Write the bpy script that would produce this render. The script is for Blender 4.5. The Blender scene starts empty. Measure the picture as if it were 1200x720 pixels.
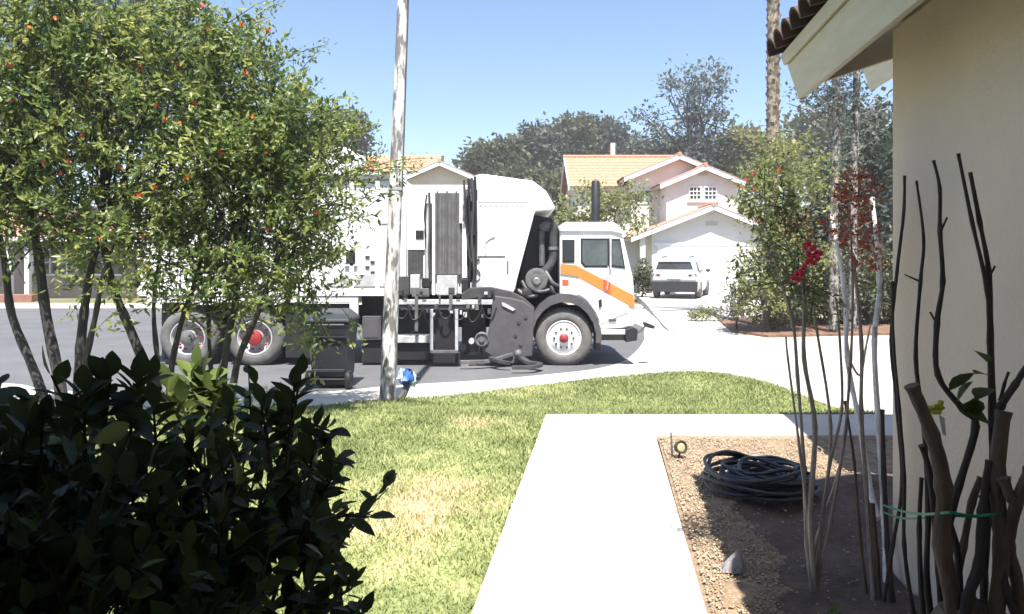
import bpy, bmesh, math, random
import numpy as np
from mathutils import Vector, Matrix, geometry

R = math.radians
rnd = random.Random(7)
rng = np.random.default_rng(11)
sc = bpy.context.scene
COL = sc.collection

# ------------------------------------------------------------------ camera, sky, sun, exposure
F, HX, HY, CAMZ = 850.0, 600.0, 305.0, 1.6        # focal length and horizon of the photo (1200 px wide), eye height in metres
cam_d = bpy.data.cameras.new("camera")
cam = bpy.data.objects.new("camera", cam_d)
COL.objects.link(cam)
cam.location = (0, 0, CAMZ)
cam.rotation_euler = (R(90), 0, 0)
cam_d.sensor_width = 36.0
cam_d.lens = 36.0 * F / 1200.0
cam_d.shift_y = -(360 - HY) / 1200.0
cam_d.clip_start = 0.05
cam_d.clip_end = 2000
sc.camera = cam

SUN = Vector((0.03, -0.484, 1.0)).normalized()
world = bpy.data.worlds.new("World")
sc.world = world
world.use_nodes = True
wn = world.node_tree
bg = wn.nodes["Background"]
sky = wn.nodes.new("ShaderNodeTexSky")
sky.sky_type = 'NISHITA'
sky.sun_disc = False
sky.sun_elevation = math.asin(SUN.z)
sky.sun_rotation = math.atan2(SUN.x, SUN.y)
sky.altitude = 200
sky.air_density = 1.0
sky.dust_density = 0.9
sky.ozone_density = 3.5
wn.links.new(sky.outputs[0], bg.inputs[0])
bg.inputs[1].default_value = 0.10
sl = bpy.data.lights.new("sun", 'SUN')
sl.energy = 5.0
sl.angle = R(0.5)
sl.color = (1.0, 0.955, 0.88)
so = bpy.data.objects.new("sun", sl)
COL.objects.link(so)
so.rotation_euler = (-SUN).to_track_quat('-Z', 'Y').to_euler()
sc.view_settings.view_transform = 'Standard'
sc.view_settings.look = 'None'
sc.view_settings.gamma = 1.0
sc.view_settings.exposure = 1.25
sc.cycles.max_bounces = 5
sc.cycles.diffuse_bounces = 3
sc.cycles.glossy_bounces = 2
sc.cycles.transmission_bounces = 3
sc.cycles.transparent_max_bounces = 4
sc.cycles.caustics_reflective = False
sc.cycles.caustics_refractive = False
sc.view_settings.use_curve_mapping = False

# ------------------------------------------------------------------ helpers
def at(u, v, Y):                       # photo pixel at a known distance -> place
    return Vector(((u - HX) / F * Y, Y, CAMZ - (v - HY) / F * Y))

def gnd(u, v, z=0.0):                  # photo pixel on level ground of height z -> place
    Y = F * (CAMZ - z) / (v - HY)
    return Vector(((u - HX) / F * Y, Y, z))

def tag(o, label=None, cat=None, group=None, kind=None):
    if label: o["label"] = label
    if cat: o["category"] = cat
    if group: o["group"] = group
    if kind: o["kind"] = kind
    return o

def thing(name, loc, label, cat, group=None, rz=0.0):
    o = bpy.data.objects.new(name, None)
    o.empty_display_size = 0.1
    COL.objects.link(o)
    o.location = loc
    o.rotation_euler = (0, 0, rz)
    return tag(o, label, cat, group)

def origin_of(parent):
    t = Vector((0, 0, 0)); p = parent
    while p is not None:
        t += p.location; p = p.parent
    return t

def link_mesh(name, me, mat, parent=None, smooth=False, bevel=0, local=False):
    o = bpy.data.objects.new(name, me)
    COL.objects.link(o)
    if mat is not None: me.materials.append(mat)
    if smooth:
        me.polygons.foreach_set("use_smooth", np.ones(len(me.polygons), dtype=bool))
    if parent is not None:
        if not local:
            me.transform(Matrix.Translation(-origin_of(parent)))
        o.parent = parent
    if bevel:
        b = o.modifiers.new("edge", 'BEVEL'); b.width = bevel; b.segments = 2; b.limit_method = 'ANGLE'; b.angle_limit = R(40)
    return o

class MB:
    def __init__(s): s.v = []; s.f = []
    def add(s, vs, fs):
        b = len(s.v)
        s.v += [tuple(p) for p in vs]; s.f += [tuple(i + b for i in f) for f in fs]
        return s
    def box(s, c, d, rot=None):
        x, y, z = d[0] / 2, d[1] / 2, d[2] / 2
        vs = [Vector(p) for p in ((-x, -y, -z), (x, -y, -z), (x, y, -z), (-x, y, -z), (-x, -y, z), (x, -y, z), (x, y, z), (-x, y, z))]
        if rot is not None: vs = [rot @ p for p in vs]
        c = Vector(c)
        return s.add([p + c for p in vs], [(0, 3, 2, 1), (4, 5, 6, 7), (0, 1, 5, 4), (1, 2, 6, 5), (2, 3, 7, 6), (3, 0, 4, 7)])
    def span(s, a, b):
        return s.box([(a[i] + b[i]) / 2 for i in range(3)], [abs(b[i] - a[i]) for i in range(3)])
    def prism(s, poly, off):            # polygon of 3D points swept by off
        n = len(poly); off = Vector(off)
        p = [Vector(q) for q in poly]
        nrm = sum(((p[i]).cross(p[(i + 1) % n]) for i in range(n)), Vector())
        if nrm.dot(off) > 0: p.reverse()
        return s.add(p + [q + off for q in p],
                     [tuple(range(n)), tuple(range(2 * n - 1, n - 1, -1))] + [(i, i + n, (i + 1) % n + n, (i + 1) % n) for i in range(n)])
    def tube(s, pts, rad, n=6, cap=True):
        pts = [Vector(p) for p in pts]
        if not isinstance(rad, (list, tuple)): rad = [rad] * len(pts)
        b = len(s.v); up = Vector((0.31, 0.17, 0.93))
        for i, p in enumerate(pts):
            t = (pts[min(i + 1, len(pts) - 1)] - pts[max(i - 1, 0)])
            t = t.normalized() if t.length > 1e-9 else Vector((0, 0, 1))
            a = t.cross(up if abs(t.dot(up)) < .95 else Vector((1, 0, 0))).normalized(); c = t.cross(a)
            if i and a.dot(pa) < 0: a = -a; c = -c
            pa = a
            for k in range(n):
                w = 2 * math.pi * k / n
                s.v.append(tuple(p + (a * math.cos(w) + c * math.sin(w)) * rad[i]))
        for i in range(len(pts) - 1):
            for k in range(n):
                k2 = (k + 1) % n
                s.f.append((b + i * n + k, b + i * n + k2, b + (i + 1) * n + k2, b + (i + 1) * n + k))
        if cap:
            s.f.append(tuple(b + k for k in range(n - 1, -1, -1)))
            s.f.append(tuple(b + (len(pts) - 1) * n + k for k in range(n)))
        return s
    def lathe(s, c, axis, prof, n=24):   # prof: (along axis, radius)
        c = Vector(c); ax = Vector(axis).normalized()
        a = ax.cross(Vector((0, 0, 1)) if abs(ax.z) < .9 else Vector((1, 0, 0))).normalized(); d = ax.cross(a)
        b = len(s.v)
        for h, r in prof:
            for k in range(n):
                w = 2 * math.pi * k / n
                s.v.append(tuple(c + ax * h + (a * math.cos(w) + d * math.sin(w)) * max(r, 1e-4)))
        m = len(prof)
        for i in range(m - 1):
            for k in range(n):
                k2 = (k + 1) % n
                s.f.append((b + i * n + k, b + i * n + k2, b + (i + 1) * n + k2, b + (i + 1) * n + k))
        return s
    def blob(s, c, r, jit=0.12, n=8, m=6, rg=rnd):
        c = Vector(c); b = len(s.v)
        r = r if isinstance(r, (tuple, list)) else (r, r, r)
        for i in range(m + 1):
            th = math.pi * i / m
            for k in range(n):
                w = 2 * math.pi * k / n; j = 1 + rg.uniform(-jit, jit) * (0 < i < m)
                s.v.append((c.x + r[0] * j * math.sin(th) * math.cos(w), c.y + r[1] * j * math.sin(th) * math.sin(w), c.z + r[2] * j * math.cos(th)))
        for i in range(m):
            for k in range(n):
                k2 = (k + 1) % n
                s.f.append((b + i * n + k, b + (i + 1) * n + k, b + (i + 1) * n + k2, b + i * n + k2))
        return s
    def build(s, name, mat, parent=None, smooth=False, bevel=0, fix=True):
        me = bpy.data.meshes.new(name)
        me.from_pydata(s.v, [], s.f)
        if fix:
            bm = bmesh.new(); bm.from_mesh(me)
            bmesh.ops.recalc_face_normals(bm, faces=bm.faces); bm.to_mesh(me); bm.free()
        me.update()
        o = link_mesh(name, me, mat, parent, False, bevel)
        if smooth:
            me.polygons.foreach_set("use_smooth", np.ones(len(me.polygons), dtype=bool))
            me.set_sharp_from_angle(angle=R(42))
        return o

def np_mesh(name, V, FI, mat, parent=None, tint=None, smooth=False):   # V (n,3), FI (m,k) all faces same size
    me = bpy.data.meshes.new(name)
    V = np.asarray(V, dtype=np.float32); FI = np.asarray(FI, dtype=np.int32)
    m, k = FI.shape
    me.vertices.add(len(V)); me.vertices.foreach_set("co", V.ravel())
    me.loops.add(m * k); me.loops.foreach_set("vertex_index", FI.ravel())
    me.polygons.add(m)
    me.polygons.foreach_set("loop_start", np.arange(0, m * k, k, dtype=np.int32))
    me.polygons.foreach_set("loop_total", np.full(m, k, dtype=np.int32))
    me.update(calc_edges=True); me.validate()
    if tint is not None:
        a = me.attributes.new("tint", 'FLOAT', 'POINT'); a.data.foreach_set("value", np.asarray(tint, dtype=np.float32))
    return link_mesh(name, me, mat, parent, smooth)

def unit(a): return a / (np.linalg.norm(a, axis=1, keepdims=True) + 1e-9)

def leaves(P, D, L, W, fold=0.25, tint=None, droop=0.0):
    """folded pointed leaves: base, two shoulders, tip, midrib point -> 4 triangles each"""
    n = len(P); D = unit(D)
    up = unit(rng.normal(0, .55, (n, 3)) + np.array([0, 0, 1.0]))
    S = unit(np.cross(D, up)); N = unit(np.cross(S, D))
    L = np.broadcast_to(np.asarray(L, float), (n,))[:, None]; W = np.broadcast_to(np.asarray(W, float), (n,))[:, None]
    b = P; m = P + D * L * .5 - N * W * fold * .5; t = P + D * L - N * L * droop
    l = P + D * L * .42 + S * W * .5 + N * W * fold * .5; r = P + D * L * .42 - S * W * .5 + N * W * fold * .5
    V = np.stack([b, r, t, l, m], 1).reshape(-1, 3)
    q = np.arange(n)[:, None, None] * 5
    FI = (q + np.array([[0, 1, 4], [1, 2, 4], [2, 3, 4], [3, 0, 4]])[None]).reshape(-1, 3)
    t_ = np.repeat(rng.random(n) if tint is None else tint, 5)
    return V, FI, t_

def join(parts):
    V = []; FI = []; T = []; b = 0
    for v, f, t in parts:
        V.append(v); FI.append(f + b); T.append(t); b += len(v)
    return np.concatenate(V), np.concatenate(FI), np.concatenate(T)

# ------------------------------------------------------------------ materials
def nodes_of(name):
    m = bpy.data.materials.new(name); m.use_nodes = True
    nt = m.node_tree
    return m, nt, nt.nodes["Principled BSDF"]

def mat(name, c1, c2=None, scale=6.0, rough=0.6, metal=0.0, bump=0.0, bscale=40.0, detail=6.0, spec=0.5, coat=0.0, stretch=None, contrast=(0.35, 0.65)):
    m, nt, p = nodes_of(name)
    N = nt.nodes.new; Lk = nt.links.new
    p.inputs["Roughness"].default_value = rough
    p.inputs["Metallic"].default_value = metal
    p.inputs["Specular IOR Level"].default_value = spec
    p.inputs["Coat Weight"].default_value = coat
    c2 = c2 or tuple(x * .8 for x in c1)
    tc = N("ShaderNodeNewGeometry"); src = tc.outputs["Position"]
    if stretch:
        mp = N("ShaderNodeMapping"); mp.inputs["Scale"].default_value = stretch; Lk(src, mp.inputs[0]); src = mp.outputs[0]
    nz = N("ShaderNodeTexNoise"); nz.inputs["Scale"].default_value = scale; nz.inputs["Detail"].default_value = detail; nz.inputs["Roughness"].default_value = .62
    Lk(src, nz.inputs["Vector"])
    rp = N("ShaderNodeValToRGB"); rp.color_ramp.elements[0].position = contrast[0]; rp.color_ramp.elements[1].position = contrast[1]
    rp.color_ramp.elements[0].color = (*c1, 1); rp.color_ramp.elements[1].color = (*c2, 1)
    Lk(nz.outputs["Fac"], rp.inputs[0]); Lk(rp.outputs[0], p.inputs["Base Color"])
    if bump:
        n2 = N("ShaderNodeTexNoise"); n2.inputs["Scale"].default_value = bscale; n2.inputs["Detail"].default_value = 4
        Lk(src, n2.inputs["Vector"])
        b = N("ShaderNodeBump"); b.inputs["Strength"].default_value = bump; b.inputs["Distance"].default_value = .02
        Lk(n2.outputs["Fac"], b.inputs["Height"]); Lk(b.outputs[0], p.inputs["Normal"])
    return m

def leaf_mat(name, cols, rough=0.45, trans=0.35, spec=0.4):
    m, nt, p = nodes_of(name)
    N = nt.nodes.new; Lk = nt.links.new
    a = N("ShaderNodeAttribute"); a.attribute_name = "tint"
    rp = N("ShaderNodeValToRGB"); el = rp.color_ramp.elements
    while len(el) < len(cols): el.new(.5)
    for i, c in enumerate(cols):
        el[i].position = i / (len(cols) - 1); el[i].color = (*c, 1)
    Lk(a.outputs["Fac"], rp.inputs[0]); Lk(rp.outputs[0], p.inputs["Base Color"])
    p.inputs["Roughness"].default_value = rough; p.inputs["Specular IOR Level"].default_value = spec
    t = N("ShaderNodeBsdfTranslucent"); hs = N("ShaderNodeHueSaturation"); hs.inputs["Value"].default_value = 1.3; hs.inputs["Hue"].default_value = .485
    Lk(rp.outputs[0], hs.inputs["Color"]); Lk(hs.outputs[0], t.inputs[0])
    mx = N("ShaderNodeMixShader"); mx.inputs[0].default_value = trans
    Lk(p.outputs[0], mx.inputs[1]); Lk(t.outputs[0], mx.inputs[2]); Lk(mx.outputs[0], nt.nodes["Material Output"].inputs[0])
    return m

M = {}
M['concrete'] = mat('concrete', (.50, .48, .44), (.40, .38, .345), .9, .85, bump=.15, bscale=120)
M['pathcrete'] = mat('path concrete', (.52, .48, .42), (.42, .38, .325), 1.2, .85, bump=.2, bscale=150)
M['asphalt'] = mat('asphalt', (.125, .126, .133), (.095, .096, .102), .9, .9, bump=.4, bscale=90)
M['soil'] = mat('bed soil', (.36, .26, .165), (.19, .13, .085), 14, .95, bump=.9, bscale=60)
M['soil_shade'] = mat('soil shade tone', (.16, .108, .078), (.095, .066, .05), 9, .95, bump=.8, bscale=45)  # shade of the eaves put into a darker bed colour
M['mulch'] = mat('mulch', (.24, .13, .085), (.12, .07, .045), 5, .95, bump=.9, bscale=20)
M['terrain'] = mat('dry ground', (.22, .19, .11), (.12, .13, .06), .35, .95)
M['stucco'] = mat('beige stucco', (.70, .605, .51), (.63, .545, .46), 1.2, .92, bump=.3, bscale=55)
M['cream_trim'] = mat('cream painted wood', (.62, .58, .48), (.55, .51, .42), 3, .6, stretch=(8, 1, 8))
M['soffit'] = mat('soffit boards', (.50, .47, .40), (.44, .41, .35), 3, .7, stretch=(8, 1, 8))
M['roof_brown'] = mat('brown roof tile', (.11, .065, .045), (.07, .045, .035), 9, .85)
M['terracotta'] = mat('terracotta tile', (.52, .255, .16), (.44, .21, .13), 3.5, .85)
M['terracotta2'] = mat('pale terracotta tile', (.48, .26, .18), (.40, .22, .15), 3.5, .85)
M['white_wall'] = mat('white stucco', (.68, .66, .63), (.62, .60, .57), 1.5, .9)
M['cream_wall'] = mat('cream stucco', (.66, .60, .50), (.60, .55, .46), 1.5, .9)
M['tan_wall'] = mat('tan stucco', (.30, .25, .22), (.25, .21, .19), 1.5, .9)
M['brick_red'] = mat('reddish brick', (.30, .14, .11), (.22, .11, .09), 4, .9)
M['white_paint'] = mat('white trim paint', (.76, .76, .75), (.70, .70, .69), 2, .5)
M['truck_white'] = mat('truck white paint', (.76, .76, .755), (.52, .50, .47), 2.2, .42, coat=.2, stretch=(2.2, 2.2, .5), contrast=(.55, .80))
M['truck_orange'] = mat('truck orange stripe', (.80, .225, .05), (.74, .20, .045), 2, .4, coat=.3)
M['truck_red'] = mat('truck red', (.34, .03, .035), (.26, .025, .03), 8, .5)
M['emblem_red'] = mat('emblem red orange', (.75, .10, .04), (.70, .09, .04), 8, .5)
M['rubber'] = mat('tyre rubber', (.15, .145, .14), (.095, .09, .088), 7, .85, bump=.3, bscale=60)
M['black'] = mat('black painted steel', (.010, .010, .012), (.017, .016, .018), 6, .55)
M['dark_steel'] = mat('dark greasy steel', (.032, .031, .034), (.065, .062, .062), 5, .6, bump=.2, bscale=25)
M['mid_steel'] = mat('worn grey steel', (.15, .146, .148), (.085, .082, .084), 6, .55)
M['slate_steel'] = mat('slate painted steel', (.060, .057, .064), (.085, .081, .086), 3.5, .6)
M['light_steel'] = mat('light galvanised steel', (.52, .52, .52), (.36, .36, .37), 7, .5)
M['chrome'] = mat('dull chrome', (.62, .62, .63), (.5, .5, .5), 8, .3, metal=.9)
M['glass'] = mat('dark window glass', (.045, .052, .055), (.03, .035, .04), 1, .06, spec=.8)
M['cabglass'] = mat('cab window glass', (.12, .14, .14), (.06, .075, .075), 3.5, .08, spec=.8)
M['bin'] = mat('charcoal bin plastic', (.028, .034, .042), (.020, .025, .031), 4, .5)
M['pole'] = mat('mottled pale pole', (.66, .64, .61), (.17, .165, .16), 4.2, .85, stretch=(3.0, 3.0, .7), contrast=(.47, .56), bump=.3, bscale=30)  # grey blotches mottled at random over a pale shaft
M['hose'] = mat('navy hose', (.028, .034, .048), (.045, .052, .068), 12, .45)
M['stone'] = mat('grey stone', (.32, .31, .32), (.22, .21, .22), 14, .9, bump=.6, bscale=60)
M['gravel'] = mat('tan gravel', (.52, .42, .30), (.34, .26, .18), 30, .9)
M['bark'] = mat('grey brown bark', (.028, .026, .028), (.060, .053, .052), 14, .9, stretch=(1, 1, .25), bump=.6, bscale=40)
M['bark_dark'] = mat('dark bark', (.042, .034, .032), (.075, .060, .054), 16, .9, stretch=(1, 1, .25), bump=.5, bscale=50)
M['bark_tan'] = mat('tan pruned bark', (.17, .125, .095), (.10, .075, .06), 18, .9, stretch=(1, 1, .3), bump=.6, bscale=50)
M['bark_pale'] = mat('pale peeling bark', (.80, .77, .73), (.50, .46, .42), 18, .85, stretch=(1, 1, .4), bump=.5, bscale=60)
M['bark_grey'] = mat('grey cane bark', (.40, .36, .33), (.24, .205, .185), 20, .85, stretch=(1, 1, .3), bump=.5, bscale=60)
M['palm_bark'] = mat('palm bark', (.33, .27, .20), (.10, .08, .06), 7, .9, bump=.8, bscale=14, contrast=(.42, .58))
M['mottled'] = mat('mottled grey bark', (.30, .28, .26), (.06, .052, .048), 8, .9, bump=.6, bscale=20, stretch=(1.6, 1.6, .8), contrast=(.44, .56))
M['tie'] = mat('green garden tape', (.005, .26, .14), (.005, .22, .11), 8, .5)
M['blue'] = mat('blue plastic', (.035, .14, .48), (.03, .10, .36), 10, .45)
M['pale_blue'] = mat('pale blue plastic', (.62, .74, .82), (.5, .62, .74), 10, .45)
M['lens'] = mat('frosted lens', (.46, .43, .26), (.40, .36, .20), 10, .3)
M['suv'] = mat('silver white car paint', (.50, .50, .50), (.47, .47, .47), 2, .3, coat=.5)
M['suv_dark'] = mat('dark car trim', (.022, .022, .024), (.018, .018, .02), 5, .5)
M['tail'] = mat('tail lamp red', (.12, .02, .02), (.09, .015, .015), 5, .25)
M['flower_red'] = mat('red blossom', (.48, .035, .025), (.58, .08, .03), 30, .5)
M['flower_orange'] = mat('orange blossom', (.78, .22, .03), (.72, .14, .03), 30, .5)
M['berry'] = mat('crimson berry', (.70, .03, .075), (.58, .02, .05), 20, .25)
M['flower_yellow'] = mat('yellow green flower', (.60, .58, .05), (.45, .50, .06), 30, .5)
M['door_panel'] = mat('white garage door', (.74, .73, .72), (.70, .69, .68), 2, .6)
LF = {}
LF['pom'] = leaf_mat('pomegranate leaves', [(.052, .085, .03), (.12, .18, .056), (.215, .275, .085), (.39, .41, .13)], .34, .48)
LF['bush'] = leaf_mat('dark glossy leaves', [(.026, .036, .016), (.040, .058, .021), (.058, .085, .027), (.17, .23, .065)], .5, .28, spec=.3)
LF['lit'] = leaf_mat('fresh leaves', [(.06, .10, .02), (.10, .16, .03), (.16, .22, .05)], .4, .4)
LF['olive'] = leaf_mat('olive foliage', [(.06, .072, .038), (.10, .115, .058), (.16, .17, .09)], .6, .3)
LF['evergreen'] = leaf_mat('grey evergreen foliage', [(.052, .068, .052), (.085, .105, .078), (.125, .145, .11)], .6, .25)
LF['bluegreen'] = leaf_mat('blue green sparse foliage', [(.085, .105, .095), (.13, .155, .135), (.18, .20, .175)], .6, .35)
LF['yellowgreen'] = leaf_mat('yellow green foliage', [(.12, .135, .045), (.20, .21, .075), (.29, .28, .11)], .5, .38)
LF['nandina'] = leaf_mat('nandina leaves', [(.09, .125, .045), (.18, .23, .08), (.32, .34, .14)], .4, .42)
LF['yellowlit'] = leaf_mat('pale yellow green leaves', [(.13, .155, .055), (.24, .27, .10), (.38, .38, .17)], .4, .45)
LF['redleaf'] = leaf_mat('red tinted leaves', [(.24, .06, .035), (.42, .11, .06), (.40, .22, .10)], .45, .4)
LF['greybush'] = leaf_mat('grey green shrub', [(.09, .10, .075), (.16, .175, .13), (.26, .27, .21)], .6, .3)
LF['grass'] = None

# grass colour: living green with straw coloured dry patches that lie where they lie on the lawn
def grass_mat(name, blade):
    m, nt, p = nodes_of(name); N = nt.nodes.new; Lk = nt.links.new
    g = N("ShaderNodeNewGeometry")
    def patch(x, y, r, soft):
        v = N("ShaderNodeVectorMath"); v.operation = 'DISTANCE'
        mp = N("ShaderNodeMapping"); mp.inputs["Scale"].default_value = (1, .62, 0); Lk(g.outputs["Position"], mp.inputs[0])
        Lk(mp.outputs[0], v.inputs[0]); v.inputs[1].default_value = (x, y * .62, 0)
        mr = N("ShaderNodeMapRange"); mr.inputs[1].default_value = r + soft; mr.inputs[2].default_value = r - soft; Lk(v.outputs["Value"], mr.inputs[0])
        return mr.outputs[0]
    nz = N("ShaderNodeTexNoise"); nz.inputs["Scale"].default_value = 2.6; nz.inputs["Detail"].default_value = 6; Lk(g.outputs["Position"], nz.inputs["Vector"])
    n2 = N("ShaderNodeTexNoise"); n2.inputs["Scale"].default_value = 38; n2.inputs["Detail"].default_value = 3; Lk(g.outputs["Position"], n2.inputs["Vector"])
    def math_(op, a, b):
        k = N("ShaderNodeMath"); k.operation = op
        for i, q in enumerate((a, b)):
            if isinstance(q, (int, float)): k.inputs[i].default_value = q
            else: Lk(q, k.inputs[i])
        return k.outputs[0]
    pt = math_('MAXIMUM', math_('MAXIMUM', patch(-.62, 4.75, .48, .45), patch(-.30, 7.1, .2, .32)), math_('MULTIPLY', patch(.1, 9.9, .35, .6), .6))
    dry = math_('ADD', math_('MULTIPLY', pt, .8), math_('SUBTRACT', math_('MULTIPLY', nz.outputs["Fac"], 1.5), .72))
    dry = math_('ADD', dry, math_('MULTIPLY', math_('SUBTRACT', n2.outputs["Fac"], .5), .9))
    if blade:
        a = N("ShaderNodeAttribute"); a.attribute_name = "tint"
        dry = math_('ADD', dry, math_('MULTIPLY', math_('SUBTRACT', a.outputs["Fac"], .5), .5))
    rp = N("ShaderNodeValToRGB"); el = rp.color_ramp.elements
    el[0].position = .0; el[0].color = (.19, .225, .085, 1); el[1].position = .95; el[1].color = (.58, .46, .29, 1)
    e = el.new(.38); e.color = (.325, .355, .15, 1)
    Lk(dry, rp.inputs[0]); Lk(rp.outputs[0], p.inputs["Base Color"]); p.inputs["Roughness"].default_value = .7
    p.inputs["Specular IOR Level"].default_value = .25
    return m
M['lawn'] = grass_mat('lawn turf', False)
LF['grass'] = grass_mat('grass blades', True)

# ------------------------------------------------------------------ setting: ground, street, pavement, lawn, path, bed
def sheet(name, pts, mtl, zfun=None, thick=0.0, kind="structure"):
    tri = geometry.tessellate_polygon([[Vector((p[0], p[1], 0)) for p in pts]])
    mb = MB()
    top = [(p[0], p[1], p[2] if len(p) > 2 else 0) for p in pts]
    n = len(pts)
    mb.add(top, [tuple(t) for t in tri])
    if thick:
        low = [(p[0], p[1], p[2] - thick) for p in top]
        for i in range(n):
            j = (i + 1) % n
            mb.add([top[i], top[j], low[j], low[i]], [(0, 1, 2, 3)])
    o = mb.build(name, mtl, fix=False)
    bm = bmesh.new(); bm.from_mesh(o.data)
    for f in bm.faces:
        f.normal_update()
        if abs(f.normal.z) > .5 and f.normal.z < 0: f.normal_flip()
    bm.to_mesh(o.data); bm.free()
    return tag(o, kind=kind)

def sstep(a, b, x):
    t = max(0.0, min(1.0, (x - a) / (b - a))); return t * t * (3 - 2 * t)

def terrain_z(x, y):
    z = -0.10 - .26 * sstep(7.2, 8.9, y)
    z += .27 * sstep(27.5, 34, y)
    z += (7.5 + 2.0 * math.sin(x * .031 + 1) + 1.2 * math.sin(x * .083)) * sstep(46, 105, y)
    z += .12 * sstep(14, 20, y) * sstep(8.5, 11, x) * (1 - sstep(27.5, 34, y))
    return z

xs = [-420, -260, -160, -110, -80] + list(range(-60, 64, 3)) + [80, 110, 160, 260, 420]
ys = [-30, -12, -4, 0, 3, 6, 7.2, 7.6, 8, 8.4, 8.9, 10, 14, 17, 20, 24, 27.5, 29, 31, 34, 38, 42, 46] + list(range(51, 110, 5)) + [130, 180, 280, 460, 760]
TV = [(x, y, terrain_z(x, y)) for y in ys for x in xs]
nx = len(xs)
TF = [(j * nx + i, j * nx + i + 1, (j + 1) * nx + i + 1, (j + 1) * nx + i) for j in range(len(ys) - 1) for i in range(nx - 1)]
g = MB().add(TV, TF).build("ground", M['terrain'], fix=False)
tag(g, kind="structure")

def smooth_line(pts, k=5):
    out = []
    n = len(pts)
    for i in range(n - 1):
        p0, p1, p2, p3 = (Vector(pts[max(0, min(n - 1, j))]) for j in (i - 1, i, i + 1, i + 2))
        for s in range(k):
            t = s / k
            out.append(.5 * ((2 * p1) + (p2 - p0) * t + (2 * p0 - 5 * p1 + 4 * p2 - p3) * t * t + (3 * p1 - p0 - 3 * p2 + p3) * t ** 3))
    out.append(Vector(pts[-1]))
    return out

ROAD = -0.30
edge_px = [(-200, 446), (0, 450), (54, 458), (200, 463), (380, 460), (460, 453), (560, 447), (640, 440), (700, 433), (735, 423), (754, 405), (757, 393), (748, 380)]
edge = [(-60, 12.6), (-34, 12.2), (-20, 11.8)] + [gnd(u, v, ROAD).xy for u, v in edge_px] + [(2.6, 26.2), (0.0, 28.2), (-5, 28.8), (-20, 28.6), (-34, 28.6), (-60, 28.6)]
edge = smooth_line([Vector((p[0], p[1])) for p in edge], 5)
sheet("street", [(p.x, p.y, ROAD) for p in edge], M['asphalt'])

def offset_line(line, d):
    out = []
    for i, p in enumerate(line):
        t = (line[min(i + 1, len(line) - 1)] - line[max(0, i - 1)]).normalized()
        out.append(p + Vector((t.y, -t.x)) * d)
    return out
k0 = offset_line(edge, -.05); k1 = offset_line(edge, .42); k2 = offset_line(edge, .58); k3 = offset_line(edge, .75)
kb = MB(); vs = []
for a, b, c, d in zip(k0, k1, k2, k3):
    vs += [(a.x, a.y, ROAD + .004), (b.x, b.y, ROAD + .012), (c.x, c.y, ROAD + .085), (d.x, d.y, ROAD + .10)]
fs = [(i * 4 + j, i * 4 + j + 1, i * 4 + j + 5, i * 4 + j + 4) for i in range(len(edge) - 1) for j in range(3)]
kerb = kb.add(vs, fs).build("kerb", M['concrete'], smooth=True)
tag(kerb, kind="structure")
PAVE = ROAD + .10
outer = [(-60, 30.4), (-34, 30.3), (-12, 30.3), (0, 30.4), (4.3, 29.6), (16, 26.0), (16, 8.1), (-60, 8.1)]
sheet("pavement", [(p.x, p.y, PAVE) for p in k3] + [(x, y, PAVE) for x, y in outer], M['concrete'])

# the neighbour's driveway climbing to the garage
drv = []
for y in (17.5, 20, 23, 26, 29, 32, 34.6):
    t = (y - 17.5) / 17
    drv.append((3.9 + 1.9 * t, 9.4 + 2.2 * t, y, PAVE + .006 + .21 * sstep(19, 29, y)))
vs = []; fs = []
for i, (a, b, y, z) in enumerate(drv):
    vs += [(a, y, z), (b, y, z), (a - .02, y, z - .3), (b + .02, y, z - .3)]
    if i:
        o4 = (i - 1) * 4
        fs += [(o4, o4 + 1, o4 + 5, o4 + 4), (o4 + 2, o4, o4 + 4, o4 + 6), (o4 + 1, o4 + 3, o4 + 7, o4 + 5)]
tag(MB().add(vs, fs).build("driveway", M['concrete']), kind="structure")

# garden path: a walk from the door that turns right to the driveway
path_pts = [(-.62, .1), (-.18, 3.28), (.35, 7.47), (4.3, 7.47), (4.3, 6.57), (1.30, 6.57), (.88, 3.28), (.46, .1)]
sheet("garden_path", [(x, y, .012) for x, y in path_pts], M['pathcrete'], thick=.22)

# planting bed between path and wall
bx0 = lambda y: .46 + (y - .1) * .1318
NX, NY = 90, 160
bv = []
for j in range(NY + 1):
    y = .2 + (6.57 - .2) * j / NY
    a, b = bx0(y) + .006, 3.6
    for i in range(NX + 1):
        x = a + (b - a) * i / NX
        e = min(1, (x - a) / .12)
        bv.append((x, y, -.012 + e * (.012 * math.sin(x * 9 + y * 3) + .012 * math.sin(y * 11 - x * 5) + rnd.uniform(-.006, .008))))
bf = [(j * (NX + 1) + i, j * (NX + 1) + i + 1, (j + 1) * (NX + 1) + i + 1, (j + 1) * (NX + 1) + i) for j in range(NY) for i in range(NX)]
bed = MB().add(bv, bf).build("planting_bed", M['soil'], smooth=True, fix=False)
bed.data.materials.append(M['soil_shade'])
def sunlit_gravel(x, y):
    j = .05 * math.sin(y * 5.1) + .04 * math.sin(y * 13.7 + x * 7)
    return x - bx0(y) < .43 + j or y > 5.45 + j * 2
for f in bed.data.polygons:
    if not sunlit_gravel(f.center.x, f.center.y): f.material_index = 1  # beyond the sunny strip the painted shade tone takes over
tag(bed, kind="structure")

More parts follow.
